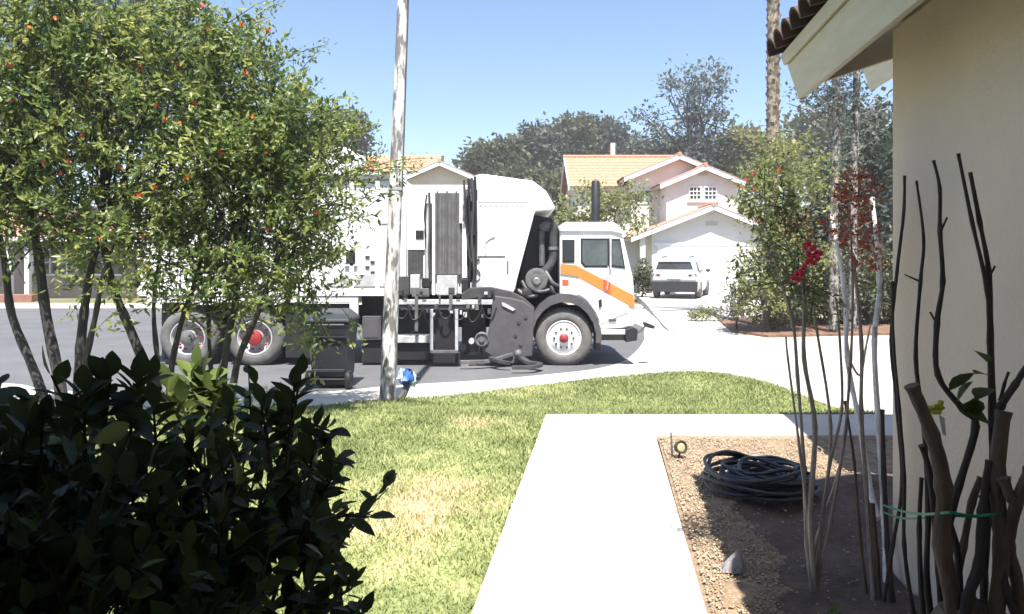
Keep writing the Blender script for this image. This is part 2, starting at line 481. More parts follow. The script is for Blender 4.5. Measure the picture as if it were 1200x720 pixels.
# lawn: columns between the path and the curved pavement edge
lawn_edge = [(-14, 8.15), (-5.8, 8.27), (-3.98, 8.45), (-2.47, 8.74), (-1.2, 9.27), (-.46, 9.68), (.48, 10.27), (1.28, 10.85), (2.12, 11.25), (3.0, 11.42), (3.35, 11.2), (3.58, 10.7), (3.70, 10.1), (3.79, 9.4), (3.83, 8.6)]
def y_far(x):
    for (a, b), (c, d) in zip(lawn_edge, lawn_edge[1:]):
        if a <= x <= c: return b + (d - b) * (x - a) / (c - a)
    return 8.6
def y_near(x):
    if x < -.40: return 1.4
    if x < .35: return 3.28 + (x + .18) / .1265
    return 7.475
def lawn_z(x, y): return -.012 - .155 * sstep(7.5, 8.8, y) + .008 * math.sin(x * 2.1 + y * 1.3)
cols = [-14, -10, -7, -5.5] + [-4.6 + .1 * i for i in range(85)] + [3.83]
cols = [x for x in cols if x <= 3.83]
NR = 60
lv = []
for x in cols:
    a, b = max(y_near(x), 1.4), y_far(x)
    if -.40 <= x < .36: a = min(a, b)
    for j in range(NR + 1):
        y = a + (b - a) * j / NR
        lv.append((x - (.012 if x < .35 else 0), y, lawn_z(x, y) - (.03 if j == NR else 0)))
lf = [(i * (NR + 1) + j, (i + 1) * (NR + 1) + j, (i + 1) * (NR + 1) + j + 1, i * (NR + 1) + j + 1) for i in range(len(cols) - 1) for j in range(NR)]
tag(MB().add(lv, lf).build("lawn", M['lawn'], smooth=True), kind="structure")

# grass blades
P = []
need = 150000
while len(P) < need:
    n = 200000
    x = rng.uniform(-5.2, 3.82, n); y = 3.0 + 8.5 * rng.random(n) ** 1.25
    yn = np.where(x < -.40, 1.4, np.where(x < .35, 3.28 + (x + .18) / .1265, 7.475))
    yf = np.interp(x, [p[0] for p in lawn_edge], [p[1] for p in lawn_edge])
    k = (y > yn + .015) & (y < yf) & (np.abs(x) < y * .74 + .2)
    P += list(zip(x[k], y[k]))
P = np.array(P[:need]); X, Y = P[:, 0], P[:, 1]
t = np.clip((Y - 7.5) / 1.3, 0, 1); Z = -.012 - .155 * t * t * (3 - 2 * t) + .008 * np.sin(X * 2.1 + Y * 1.3) - .004
h = rng.uniform(.018, .05, need) * (1 + .35 * np.sin(X * 3.1) * np.sin(Y * 2.3)); w = rng.uniform(.003, .006, need) * (.6 + Y * .13)
an = rng.uniform(0, 2 * math.pi, need); ln = rng.normal(0, .6, (need, 2)) * h[:, None]
b = np.stack([X, Y, Z], 1); sx = np.stack([np.cos(an) * w, np.sin(an) * w, 0 * w], 1)
V = np.stack([b - sx, b + sx, b + np.stack([ln[:, 0], ln[:, 1], h], 1)], 1).reshape(-1, 3)
gr = np_mesh("grass", V, np.arange(need * 3).reshape(-1, 3), LF['grass'], tint=np.repeat(rng.random(need), 3))
tag(gr, "short mown green grass with straw coloured dry patches", "grass", kind="stuff")

# gravel and chips on the bed
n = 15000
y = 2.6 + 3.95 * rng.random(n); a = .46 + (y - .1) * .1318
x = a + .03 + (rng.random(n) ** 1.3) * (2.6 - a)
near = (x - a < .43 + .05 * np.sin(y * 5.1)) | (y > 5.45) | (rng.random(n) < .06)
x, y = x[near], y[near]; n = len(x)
s = rng.uniform(.003, .009, n)
base = np.array([(1, 0, 0), (0, 1, 0), (-1, 0, 0), (0, -1, 0), (0, 0, .7), (0, 0, -.7)])
V = (base[None] * rng.uniform(.6, 1.3, (n, 6, 1)) * s[:, None, None]); ca, sa = np.cos(x * 99), np.sin(x * 99)
V = np.stack([V[:, :, 0] * ca[:, None] * 1.4 - V[:, :, 1] * sa[:, None], V[:, :, 0] * sa[:, None] * 1.4 + V[:, :, 1] * ca[:, None], V[:, :, 2]], 2)
V += np.stack([x, y, np.full(n, .006)], 1)[:, None, :]
fi = np.array([(0, 1, 4), (1, 2, 4), (2, 3, 4), (3, 0, 4), (1, 0, 5), (2, 1, 5), (3, 2, 5), (0, 3, 5)])
gv = np_mesh("gravel", V.reshape(-1, 3), (np.arange(n)[:, None, None] * 6 + fi[None]).reshape(-1, 3), M['gravel'])
tag(gv, "tan gravel and wood chips scattered over the bed beside the path", "gravel", kind="stuff")

# mulch bed across the drive
mb_pts = [gnd(838, 374, -.2), gnd(858, 390, -.2), gnd(900, 396, -.2), gnd(985, 394, -.2), gnd(1060, 393, -.2), Vector((15.5, 17.6, -.2)), Vector((15.5, 25.5, -.2)), Vector((7.4, 24.5, -.2))]
sheet("mulch_bed", [(p.x, p.y, -.2 + .06) for p in mb_pts], M['mulch'], thick=.1)

# ------------------------------------------------------------------ own house: wall and eaves on the right, porch roof overhead
yaw = math.atan2(708 - HX, F)
d_ = Vector((math.sin(yaw), math.cos(yaw), 0)); n_ = Vector((math.cos(yaw), -math.sin(yaw), 0)); Zv = Vector((0, 0, 1))
corner = Vector((1.98, 3.78, 0))
own = thing("stucco_house", (1.98, 3.78, 0), "beige stucco house wall with cream eaves beside the planting bed", "house")
mb = MB()
mb.prism([corner + Zv * -.3, corner - d_ * 4.6 + Zv * -.3, corner - d_ * 4.6 + Zv * 2.80, corner + Zv * 2.80], n_ * .16)
mb.prism([corner + n_ * .16 - d_ * .16 + Zv * -.3, corner + n_ * 4 - d_ * .16 + Zv * -.3, corner + n_ * 4 - d_ * .16 + Zv * 3.6, corner + n_ * .16 - d_ * .16 + Zv * 2.82], d_ * .16)
mb.build("wall", M['stucco'], own, bevel=.012)
mb = MB()
mb.span((-6, -.32, -.3), (1.35, -.14, 3.0))
mb.build("entry_wall", M['stucco'], own)
mb = MB()
sl2 = Vector((3.35, 3.75, 0))
mb.prism([sl2 + Zv * -.3, sl2 + d_ * 2.0 + Zv * -.3, sl2 + d_ * 2.0 + Zv * 3.2, sl2 + Zv * 3.2], n_ * .16)
mb.prism([sl2 + d_ * 2.0 + n_ * .16 + Zv * -.3, sl2 + d_ * 2.0 + n_ * 5 + Zv * -.3, sl2 + d_ * 2.0 + n_ * 5 + Zv * 4.6, sl2 + d_ * 2.0 + n_ * .16 + Zv * 3.22], -d_ * .16)
mb.build("garage_wall", M['stucco'], own)

def eave(tip, length, pitch, width, fh, nm, tiles):
    """roof half that rises to the right; tip = outer tile corner at the far end"""
    s = (n_ + Zv * pitch).normalized(); nn = s.cross(d_).normalized()
    if nn.z < 0: nn = -nn
    A = tip + s * .05 - nn * .03
    # deck and soffit boards
    mb = MB()
    mb.prism([A - nn * .02, A + s * width - nn * .02, A + s * width - nn * .05, A - nn * .05], -d_ * length)
    roof = mb.build("roof", M['roof_brown'], own)
    nb = int(length / .16)
    for k in range(min(nb, 28)):
        o = MB().prism([A + s * .03 - nn * .052 - d_ * (k * .16 + .003), A + s * (width - .02) - nn * .052 - d_ * (k * .16 + .003), A + s * (width - .02) - nn * .072 - d_ * (k * .16 + .003), A + s * .03 - nn * .072 - d_ * (k * .16 + .003)], -d_ * .154)
        o.build("soffit_board", M['soffit'], roof)
    # fascia: wide board with a thinner strip above it
    MB().prism([A - s * .022 - nn * .055, A + s * .024 - nn * .055, A + s * .024 - nn * (.055 + fh), A - s * .022 - nn * (.055 + fh)], -d_ * length + d_ * .002).build("fascia_board", M['cream_trim'], roof, bevel=.004)
    MB().prism([A - s * .040 - nn * -.01, A + s * .02 - nn * -.01, A + s * .02 - nn * .052, A - s * .040 - nn * .052], -d_ * length).build("drip_strip", M['cream_trim'], roof, bevel=.003)
    # barge board at the gable end
    MB().prism([A + s * .026 - nn * .056 + d_ * .012, A + s * width - nn * .056 + d_ * .012, A + s * width - nn * (.05 + fh * .8) + d_ * .012, A + s * .026 - nn * (.05 + fh * .8) + d_ * .012], -d_ * .045).build("barge_board", M['soffit'], roof, bevel=.003)
    if tiles:
        prof = []
        for k in range(7):
            w = math.pi * k / 6
            prof.append((math.cos(w), math.sin(w)))
        me = None
        for c in range(3):
            for k in range(int(length / .165)):
                cen = A - d_ * (k * .165 + .08) + s * (c * .30 - .10) + nn * (.01 + .0)
                if me is None:
                    t = MB(); V = []
                    for q, rr in ((0, .085), (.38, .066)):
                        for r2 in (rr, rr - .014):
                            for (cx, cz) in prof: V.append(d_ * cx * r2 + nn * (cz * r2 + (.012 if q == 0 else 0)) + s * q)
                    F_ = []
                    for k2 in range(6):
                        F_ += [(k2, k2 + 1, k2 + 15, k2 + 14), (k2 + 7, k2 + 21, k2 + 22, k2 + 8), (k2, k2 + 7, k2 + 8, k2 + 1), (k2 + 14, k2 + 15, k2 + 22, k2 + 21)]
                    F_ += [(0, 14, 21, 7), (6, 13, 27, 20)]
                    o = t.add(V, F_).build("roof_tile", M['roof_brown'], None)
                    me = o.data; o.parent = roof
                else:
                    o = bpy.data.objects.new("roof_tile", me); COL.objects.link(o); o.parent = roof
                o.location = cen - origin_of(roof)
    return roof
tip1 = at(911, 62, 4.06)
eave(tip1, 4.4, .32, 3.2, .20, "near", True)
tip2 = at(1003, 72, 6.1)
eave(tip2, 2.2, .32, 3.4, .19, "far", False)
# porch roof over the front door
pr = MB()
pr.span((-6.5, -1.2, 2.74), (.95, 1.72, 2.9))
pr.build("porch_roof", M['soffit'], own)
MB().span((-6.52, 1.722, 2.70), (.95, 1.765, 2.93)).build("porch_fascia", M['cream_trim'], own)

# ------------------------------------------------------------------ refuse truck
TY = 13.0
TS = F / TY
def T(u, v, y=0.0): return Vector(((u - HX) / TS, TY + y, CAMZ - (v - HY) / TS))
truck = thing("garbage_truck", (0.2, TY + 1.25, ROAD), "white side loading garbage truck with orange cab stripe parked across the street", "truck")
def side(poly, y0, y1): return MB().prism([T(u, v, y0) for u, v in poly], (0, y1 - y0, 0))
def tbox(u0, v0, u1, v1, y0, y1): a, b = T(u0, v1, y0), T(u1, v0, y1); return MB().span(a, b)

def wheel(u, v, r, y0, width, hubcol, dual=False, front=False):
    c = T(u, v); c.y = TY + y0
    w = MB().lathe(c, (0, 1, 0), [(.03, r * .60), (.012, r * .63), (0, r * .70), (.004, r * .84), (.03, r * .94), (.07, r * .985), (.12, r), (width - .06, r), (width, r * .9), (width, r * .55)], 36).build("wheel", M['rubber'], truck, smooth=True)
    tr = MB()
    for k in range(36):
        a = 2 * math.pi * k / 36
        tr.box(c + Vector((math.cos(a) * r * .993, width / 2 + .03, math.sin(a) * r * .993)), (.035, width * .72, .03), Matrix.Rotation(-a + math.pi / 2, 3, 'Y'))
    tr.build("tread_blocks", M['rubber'], w)
    dish = [(.055, r * .612), (.02, r * .60), (.018, r * .57), (.06, r * .54)]
    if front: dish += [(.035, r * .50), (.015, r * .40), (-.005, r * .22), (-.006, .01)]
    else: dish += [(.15, r * .50), (.19, r * .34), (.15, r * .26), (.02, r * .25), (.015, .01)]
    MB().lathe(c, (0, 1, 0), dish, 36).build("rim", M['truck_white'] if front else M['light_steel'], w, smooth=True)
    MB().lathe(c, (0, 1, 0), [(-.0, r * .165), (-.05, r * .15), (-.075, r * .09), (-.08, .005)] if front else [(.015, r * .27), (-.03, r * .25), (-.05, r * .15), (-.055, .005)], 20).build("hub", hubcol, w, smooth=True)
    nut = MB()
    for k in range(10):
        a = 2 * math.pi * k / 10; rr = r * (.33 if front else .42)
        q = c + Vector((math.cos(a) * rr, (.012 if front else .10), math.sin(a) * rr))
        nut.lathe(q, (0, 1, 0), [(.03, .022), (-.03, .02), (-.035, .001)], 6)
    nut.build("lug_nuts", M['dark_steel'] if front else M['truck_red'], w)
    return w
wheel(661, 396.5, .525, .03, .30, M['truck_red'], front=True)
wheel(297, 396.5, .525, .04, .58, M['truck_red'])
wheel(218, 396.5, .525, .04, .58, M['mid_steel'])
for u, ww in ((661, .30), (297, .58), (218, .58)):
    c = T(u, 396.5); c.y = TY + 2.45 - ww
    MB().lathe(c, (0, 1, 0), [(0, .3), (0, .5), (.05, .525), (ww - .05, .525), (ww, .48), (ww, .28), (ww - .05, .02)], 28).build("wheel", M['rubber'], truck, smooth=True)
    MB().lathe(T(u, 396.5) + Vector((0, .3, 0)), (0, 1, 0), [(0, .09), (1.9, .09)], 10).build("axle", M['black'], truck)

# chassis
ch = MB()
for y in (.75, 1.6):
    ch.span(T(172, 388, y), T(738, 364, y + .09))
for u in (190, 258, 340, 430, 520, 600, 720):
    ch.span(T(u, 384, .8), T(u + 8, 368, 1.6))
ch.build("chassis", M['black'], truck)
tbox(430, 344, 662, 366, .95, 1.9).build("subframe", M['black'], truck)
# packer body with its tapered shoulder
body = side([(162, 346), (158, 300), (168, 205), (184, 178), (402, 172), (414, 176), (424, 200), (430, 205), (468, 205), (468, 346)], .02, 2.46).build("packer_body", M['truck_white'], truck, bevel=.03)
for u in (196, 232, 268, 304, 340, 376, 410, 440):
    tbox(u, 212, u + 5, 338, -.035, .018).build("rib", M['truck_white'], body, bevel=.008)
tbox(166, 205, 466, 211, -.05, .018).build("side_rail", M['mid_steel'], body, bevel=.006)
tbox(162, 338, 468, 347, -.05, .018).build("side_rail", M['truck_white'], body, bevel=.006)
tbox(406, 296, 417, 309, -.045, -.036).build("placard", M['black'], body)
tbox(404, 293, 419, 312, -.035, .018).build("panel", M['truck_white'], body, bevel=.004)
for (u, v) in ((428, 300), (434, 306), (428, 312), (434, 318)): tbox(u, v, u + 5, v + 3, .0, .018).build("vent_slot", M['dark_steel'], body)
side([(386, 336), (404, 322), (440, 322), (456, 336)], -.03, .018).build("lower_chute", M['light_steel'], body, bevel=.006)
for (u0, v0, u1, v1) in ((444, 226, 464, 227), (444, 262, 464, 263), (380, 250, 408, 251), (346, 262, 374, 263), (310, 240, 338, 241)): tbox(u0, v0, u1, v1, .008, .018).build("seam", M['mid_steel'], body)
tg = side([(158, 300), (150, 292), (146, 215), (160, 190), (176, 182), (168, 205)], .1, 2.4).build("tailgate", M['truck_white'], truck, bevel=.02)
# skirt, mudguards, boxes between the axles
tbox(178, 347.5, 420, 355, -.03, .6).build("fender_skirt", M['truck_white'], truck, bevel=.012)
tbox(410, 355.2, 420, 374, -.03, .05).build("skirt_leg", M['truck_white'], truck, bevel=.006)
tbox(333, 358, 408, 420, .08, .5).build("mud_flap", M['black'], truck)
tbox(180, 357, 190, 424, .3, 1.0).build("mud_flap", M['black'], truck)
tbox(424, 371, 446, 399, .02, .6).build("tool_box", M['slate_steel'], truck, bevel=.012)
tbox(426.5, 374, 443.5, 396, .008, .03).build("tool_box_door", M['slate_steel'], truck, bevel=.005)
tbox(422, 401, 452, 427, .10, .7).build("battery_box", M['black'], truck, bevel=.012)
tbox(420, 347, 470, 372, .3, 1.2).build("valve_bank", M['black'], truck)
tbox(458, 394, 507, 402, -.02, .28).build("side_step", M['light_steel'], truck, bevel=.008)
tbox(459, 366, 507, 394, .35, 1.0).build("tank_recess", M['black'], truck)
tbox(458, 402.3, 507, 424, .06, .5).build("step_shade", M['black'], truck, bevel=.03)  # black block standing in for the shade below the step

# forward body and hopper
fb = side([(468.3, 216), (556, 216), (556, 346), (468.3, 346)], .14, 2.40).build("forward_body", M['truck_white'], truck, bevel=.02)
tbox(477, 252, 497, 293, .09, .138).build("access_panel", M['truck_white'], fb, bevel=.006)
tbox(486.5, 270, 496, 280, .075, .089).build("panel_window", M['black'], fb)
tbox(477, 293.5, 495, 322, .10, .138).build("hatch_opening", M['dark_steel'], fb)
tbox(466, 197, 476, 346, -.01, .139).build("corner_post", M['truck_white'], truck, bevel=.012)
canopy = side([(557, 205.5), (566, 204), (624, 212), (640, 224), (650, 242), (650, 246), (627, 248), (602, 343), (557, 343)], .0, 2.48).build("hopper", M['truck_white'], truck, bevel=.02)
tbox(560, 300, 592, 302, -.008, .002).build("seam", M['mid_steel'], canopy)
MB().tube([T(569, 300, -.01), T(569, 282, -.03), T(574, 276, -.04), T(580, 278, -.01)], .012, 6).build("grab_rail", M['light_steel'], canopy)
tbox(560, 236, 620, 237.2, -.006, .002).build("seam", M['light_steel'], canopy)
tbox(592, 302, 593.2, 341, -.006, .002).build("seam", M['light_steel'], canopy)
for k in range(9): MB().lathe(T(563 + k * 6.2, 241, .0), (0, -1, 0), [(0, .018), (.008, .016), (.012, .001)], 7).build("rivet", M['light_steel'], canopy)
tbox(594, 306, 596, 320, -.02, .0).build("latch", M['mid_steel'], canopy)
# lift mast
mast = thing_m = tbox(510, 226, 541, 322, .06, .132).build("lift_mast", M['mid_steel'], truck)
for k in range(8):
    u = 511.5 + k * 3.7
    tbox(u, 224 + (k % 3) * 2, u + 1.6 + (k % 2) * .5, 322, .02 + (k % 2) * .012, .058).build("mast_rail", M['mid_steel'] if k % 3 else M['slate_steel'], mast)
tbox(506.5, 221, 510, 346, -.03, .135).build("mast_post", M['truck_white'], truck, bevel=.008)
tbox(538.5, 219, 541.5, 262, -.02, .055).build("mast_post", M['truck_white'], truck, bevel=.005)
tbox(542, 262, 547, 326, -.03, .135).build("mast_post", M['truck_white'], truck, bevel=.008)
tbox(497.5, 238, 506.3, 330, .118, .1385).build("mast_backplate", M['dark_steel'], truck)
tbox(547.2, 210, 556, 336, .118, .1385).build("hose_backplate", M['dark_steel'], truck)
tbox(499, 240, 502, 326, .03, .136).build("guide_channel", M['light_steel'], truck)
hz = [[(503, 226), (504, 262), (503, 300), (505, 330)], [(500.5, 229), (498, 250), (499, 266)], [(544, 212), (545, 236), (544, 260)], [(549, 210), (550, 245), (552, 290), (550, 330)], [(553, 209), (555, 240), (553, 280), (556, 318), (554, 335)],
      [(557, 208), (558, 240), (558.5, 285), (557, 330)], [(546, 262), (549, 290), (553, 306), (562, 304)], [(551, 226), (546, 240), (548, 270)]]
for i, h_ in enumerate(hz):
    q = smooth_line([Vector(T(u, v, -.02 - .03 * (i % 3))) for u, v in h_], 4)
    MB().tube(q, .022 if i != 1 else .016, 6).build("hydraulic_hose", M['black'] if i % 2 else M['dark_steel'], truck, smooth=True)
tbox(543, 222, 560, 236, .0, .13).build("hose_bracket", M['mid_steel'], truck, bevel=.006)
tbox(549, 248, 556, 276, .02, .13).build("valve_block", M['dark_steel'], truck, bevel=.006)
MB().lathe(T(556, 322, -.05), (0, 1, 0), [(0, .11), (.15, .12)], 16).build("reel", M['mid_steel'], truck)
# machinery shelf under the mast
rr2 = random.Random(5)
for (u0, v0, u1, v1, m_) in [(468, 324, 480, 346, 'dark_steel'), (481, 322, 492, 338, 'light_steel'), (483, 338, 503, 348, 'mid_steel'), (494, 326, 505, 337, 'black'), (512, 323, 536, 346, 'light_steel'),
                            (517, 328, 524, 334, 'black'), (526, 337, 533, 344, 'dark_steel'), (541, 327, 549, 343, 'black'), (551, 330, 566, 342, 'light_steel'), (459, 349, 470, 361, 'mid_steel'), (472, 349, 478, 358, 'dark_steel')]:
    tbox(u0, v0, u1, v1, rr2.uniform(-.10, -.02), .135).build("valve_unit", M[m_], truck, bevel=.01)
for i in range(34):
    u = 460 + i * 3.6 + rr2.uniform(-1, 1); v = rr2.choice((341, 345, 358, 362, 366)) + rr2.uniform(-2, 2)
    tbox(u, v, u + rr2.uniform(2, 5), v + rr2.uniform(2.5, 7), -.14, -.103).build("fitting", M[rr2.choice(('black', 'black', 'dark_steel', 'mid_steel', 'light_steel'))], truck, bevel=.005)
for i in range(7):
    u = 462 + i * 17
    MB().tube(smooth_line([T(u, 356, -.12), T(u + 5, 370 + 3 * (i % 3), -.15), T(u + 13, 372, -.14), T(u + 18, 360, -.12)], 4), .013, 5).build("hydraulic_hose", M['black'], truck, smooth=True)
tbox(458, 351, 594, 357, -.10, .02).build("slide_rail", M['light_steel'], truck, bevel=.01)
tbox(470, 358, 560, 363, -.06, .02).build("slide_rail", M['mid_steel'], truck, bevel=.01)
for u in (487, 527):
    tbox(u, 346, u + 4, 388 if u == 487 else 366, -.13, -.105).build("lift_cylinder", M['mid_steel'], truck, bevel=.006)
for u in (505, 534):
    tbox(u, 362, u + 3.6, 412, -.16, -.08).build("carriage_post", M['light_steel'], truck, bevel=.006)
tbox(509, 362, 534, 430, .02, .35).build("carriage_plate", M['black'], truck)
tbox(505, 409, 538, 412.5, -.20, -.165).build("carriage_sill", M['mid_steel'], truck, bevel=.004)
tbox(505, 413, 540, 431, -.05, .015).build("carriage_foot", M['black'], truck, bevel=.01)
tbox(540, 360, 568, 418, .25, .9).build("machinery_cover", M['black'], truck)
# dark bucket plate in front of the hopper
bucket = side([(578, 346), (600, 349), (614, 353), (626, 361), (623.5, 417), (611, 418), (602, 426), (584, 423), (568, 411), (575, 374)], -.12, .30).build("hopper_bucket", M['slate_steel'], truck, bevel=.02)
side([(541, 344), (552, 337), (575, 336), (598, 341), (614, 349), (627, 361), (612, 354), (596, 350), (560, 349), (541, 352)], -.10, .25).build("arch_cover", M['dark_steel'], truck, bevel=.015)
side([(588, 354), (592, 355), (604, 362), (601, 364), (589, 358)], -.15, -.122).build("warning_plate", M['light_steel'], bucket)
for (u, v) in ((608, 377), (610, 403), (604, 392), (616, 371)):
    MB().lathe(T(u, v, -.122), (0, -1, 0), [(0, .035), (.018, .033), (.02, .001)], 8).build("bolt_plate", M['dark_steel'], bucket)
MB().lathe(T(565, 397, -.15), (0, 1, 0), [(.10, .13), (0, .13), (-.01, .11), (.02, .09), (.02, .05), (-.03, .045), (-.03, .001)], 18).build("arm_pulley", M['mid_steel'], truck, smooth=True)
MB().lathe(T(553, 399, -.15), (0, 1, 0), [(.10, .05), (-.02, .05), (-.02, .001)], 12).build("pivot_pin", M['light_steel'], truck, smooth=True)
# gripper arms resting low over the road
gz_ = ROAD + .13
def flatarm(pts, w, nm, m_):
    pts = smooth_line([Vector(p) for p in pts], 5); vs = []; fs = []
    for i, p in enumerate(pts):
        t = (pts[min(i + 1, len(pts) - 1)] - pts[max(i - 1, 0)]).normalized(); s_ = Vector((-t.y, t.x, 0)) * (w * (1 - .5 * i / len(pts)))
        vs += [p - s_ + Vector((0, 0, -.03)), p + s_ + Vector((0, 0, -.03)), p + s_ + Vector((0, 0, .03)), p - s_ + Vector((0, 0, .03))]
        if i:
            a = (i - 1) * 4; fs += [(a + j, a + (j + 1) % 4, a + 4 + (j + 1) % 4, a + 4 + j) for j in range(4)]
    fs += [(3, 2, 1, 0), tuple(len(vs) - 4 + j for j in range(4))]
    return MB().add(vs, fs).build(nm, M[m_], truck, bevel=.006)
xa = lambda u, y=12.8: (u - HX) / F * y
flatarm([(xa(600), 12.9, gz_ + .1), (xa(575), 12.75, gz_), (xa(556), 12.62, gz_), (xa(540), 12.6, gz_)], .06, "gripper_arm", 'mid_steel')
flatarm([(xa(606), 12.85, gz_ + .1), (xa(618), 12.6, gz_), (xa(632), 12.45, gz_ - .02), (xa(622), 12.2, gz_ - .03), (xa(600), 12.15, gz_ - .03)], .065, "gripper_arm", 'dark_steel')
flatarm([(xa(575), 12.75, gz_ + .05), (xa(585), 12.55, gz_ + .02), (xa(598), 12.45, gz_)], .05, "gripper_arm", 'dark_steel')
MB().blob(Vector((xa(607), 12.78, gz_ + .12)), .075, .05).build("gripper_joint", M['mid_steel'], truck, smooth=True)

# engine bay between hopper and cab
side([(626, 250), (652, 254), (656, 345), (604, 345)], .55, 2.3).build("engine_housing", M['black'], truck, bevel=.02)
MB().lathe(T(629, 328, .10), (0, 1, 0), [(.45, .17), (.05, .21), (0, .20), (-.01, .17), (.0, .10), (-.02, .09), (-.02, .001)], 24).build("air_filter", M['mid_steel'], truck, smooth=True)
MB().lathe(T(629, 330, .075), (0, 1, 0), [(0, .07), (-.02, .05), (-.02, .001)], 16).build("filter_cap", M['chrome'], truck, smooth=True)
MB().tube(smooth_line([T(650, 262, .25), T(650, 290, .25), T(649, 304, .25), T(642, 316, .25), T(632, 322, .3)], 4), .085, 10).build("intake_pipe", M['dark_steel'], truck, smooth=True)
MB().lathe(T(650, 291, .25), (0, 0, 1), [(-.03, .09), (-.03, .1), (.03, .1), (.03, .09)], 14).build("pipe_clamp", M['chrome'], truck, smooth=True)
MB().blob(T(641, 265, .3), (.13, .12, .09), .02, 12, 8).build("intake_cap", M['mid_steel'], truck, smooth=True)
MB().tube([T(636, 270, .35), T(636, 312, .35)], .055, 10).build("muffler_pipe", M['mid_steel'], truck, smooth=True)
for i, (a, b) in enumerate((((618, 336), (646, 340)), ((612, 330), (624, 343)), ((640, 318), (655, 336)), ((645, 330), (652, 346)), ((606, 340), (630, 347)))):
    MB().tube(smooth_line([T(*a, .2), T((a[0] + b[0]) / 2, (a[1] + b[1]) / 2 + 4, .12), T(*b, .2)], 4), .035, 7).build("engine_hose", M['dark_steel'] if i % 2 else M['mid_steel'], truck, smooth=True)
MB().blob(T(618, 343, .2), (.12, .15, .10), .2).build("pump_body", M['dark_steel'], truck, smooth=True)
MB().tube([T(684, 330, 2.62), T(684, 268, 2.62)], .06, 10).build("exhaust_pipe", M['dark_steel'], truck)
so_ = Vector(((698 - HX) / F * 15.62, 15.62, 0)); e_ = MB()
e_.tube([(so_.x, so_.y, 1.0), (so_.x, so_.y, 2.4)], .05, 8)
e_.lathe((so_.x, so_.y, 2.38), (0, 0, 1), [(0, .05), (.02, .092), (.9, .092), (.93, .07), (.93, .001)], 14)
e_.build("exhaust_stack", M['black'], truck, smooth=True)

# cab
arch = [(675 + 0 * k, 345) for k in range(0)]
import math as _m
arc = []
for k in range(9):
    a = R(200 - k * 25)
    arc.append((661 + 40 * math.cos(a), 397 - 44 * math.sin(a)))
cab_poly = [(656, 264), (662, 262), (718, 262), (727, 268), (731, 279), (742.5, 327), (744.5, 362), (743, 384), (704, 386)] + [(701, 384), (697, 370), (688, 356), (676, 348)] + [(656, 346)]
cab = side(cab_poly, .03, 2.40).build("cab", M['truck_white'], truck, bevel=.035)
def plate(poly, y, th, nm, m_, par, bev=.004): return side(poly, y - th, y).build(nm, M[m_], par, bevel=bev)
plate([(677.5, 277), (714, 277), (715, 318), (737, 335), (737, 366), (704.5, 380), (698, 366), (688, 352), (677.5, 345)], .028, .014, "door", 'truck_white', cab, .008)
plate([(659, 281), (673.5, 281), (673.5, 308), (659, 308)], .029, .012, "window_seal", 'black', cab)
plate([(661, 283.5), (671.5, 283.5), (671.5, 306), (661, 306)], .016, .006, "side_window", 'glass', cab)
plate([(680.5, 279.5), (713.8, 279.5), (714, 313.5), (685, 313.5), (680.5, 308)], .013, .010, "window_seal", 'black', cab)
plate([(682.5, 282), (711.8, 282), (712, 311.5), (686, 311.5), (682.5, 307)], .002, .006, "door_window", 'cabglass', cab)
plate([(716, 280), (727, 280), (733, 315), (716, 313)], .029, .014, "window_seal", 'black', cab)
plate([(717.5, 282.5), (725.7, 282.5), (730.6, 312.5), (717.5, 311)], .014, .006, "quarter_window", 'cabglass', cab)
tbox(714.2, 278, 716.4, 316, -.045, .03).build("window_post", M['light_steel'], cab, bevel=.006)
# orange stripe laid on the door and the rear pillar
plate([(657, 309.5), (675, 311), (742.3, 346), (744, 361.5), (675, 323.5), (657, 321)], .010, .006, "orange_stripe", 'truck_orange', cab, .0015)
plate([(707, 327), (715.5, 331), (715.5, 345), (707, 341)], .003, .004, "emblem", 'emblem_red', cab, .001)
plate([(659, 328), (666.5, 328), (666.5, 335), (659, 335)], .029, .006, "warning_decal", 'emblem_red', cab, .001)
plate([(701.5, 352), (705, 350.5), (705.5, 359), (702, 361)], .013, .03, "door_handle", 'black', cab)
plate([(713, 374), (723, 374.5), (721, 377), (714, 377)], .028, .03, "step_plate", 'dark_steel', cab)
MB().tube([T(712.5, 312, -.02), T(712, 330, -.05), T(711, 340, -.02)], .012, 6).build("grab_handle", M['light_steel'], cab)
# windscreen
fp = [T(731.2, 282, 0), T(740.5, 322, 0)]
MB().prism([Vector((fp[0].x + .012, TY + .2, fp[0].z)), Vector((fp[1].x + .012, TY + .2, fp[1].z)), Vector((fp[1].x + .012, TY + 2.2, fp[1].z)), Vector((fp[0].x + .012, TY + 2.2, fp[0].z))], (.02, 0, 0)).build("windscreen", M['glass'], cab)
MB().lathe(Vector((T(744.3, 0).x, TY + .35, T(0, 368).z)), (1, 0, 0), [(-.02, .1), (.03, .1), (.04, .06), (.04, .001)], 16).build("headlight", M['pale_blue'], cab, smooth=True)
MB().lathe(Vector((T(744.3, 0).x, TY + 2.05, T(0, 368).z)), (1, 0, 0), [(-.02, .1), (.03, .1), (.04, .06), (.04, .001)], 16).build("headlight", M['pale_blue'], cab, smooth=True)
tbox(700, 266, 703, 269, 1.2, 1.3).build("roof_marker", M['truck_orange'], cab)
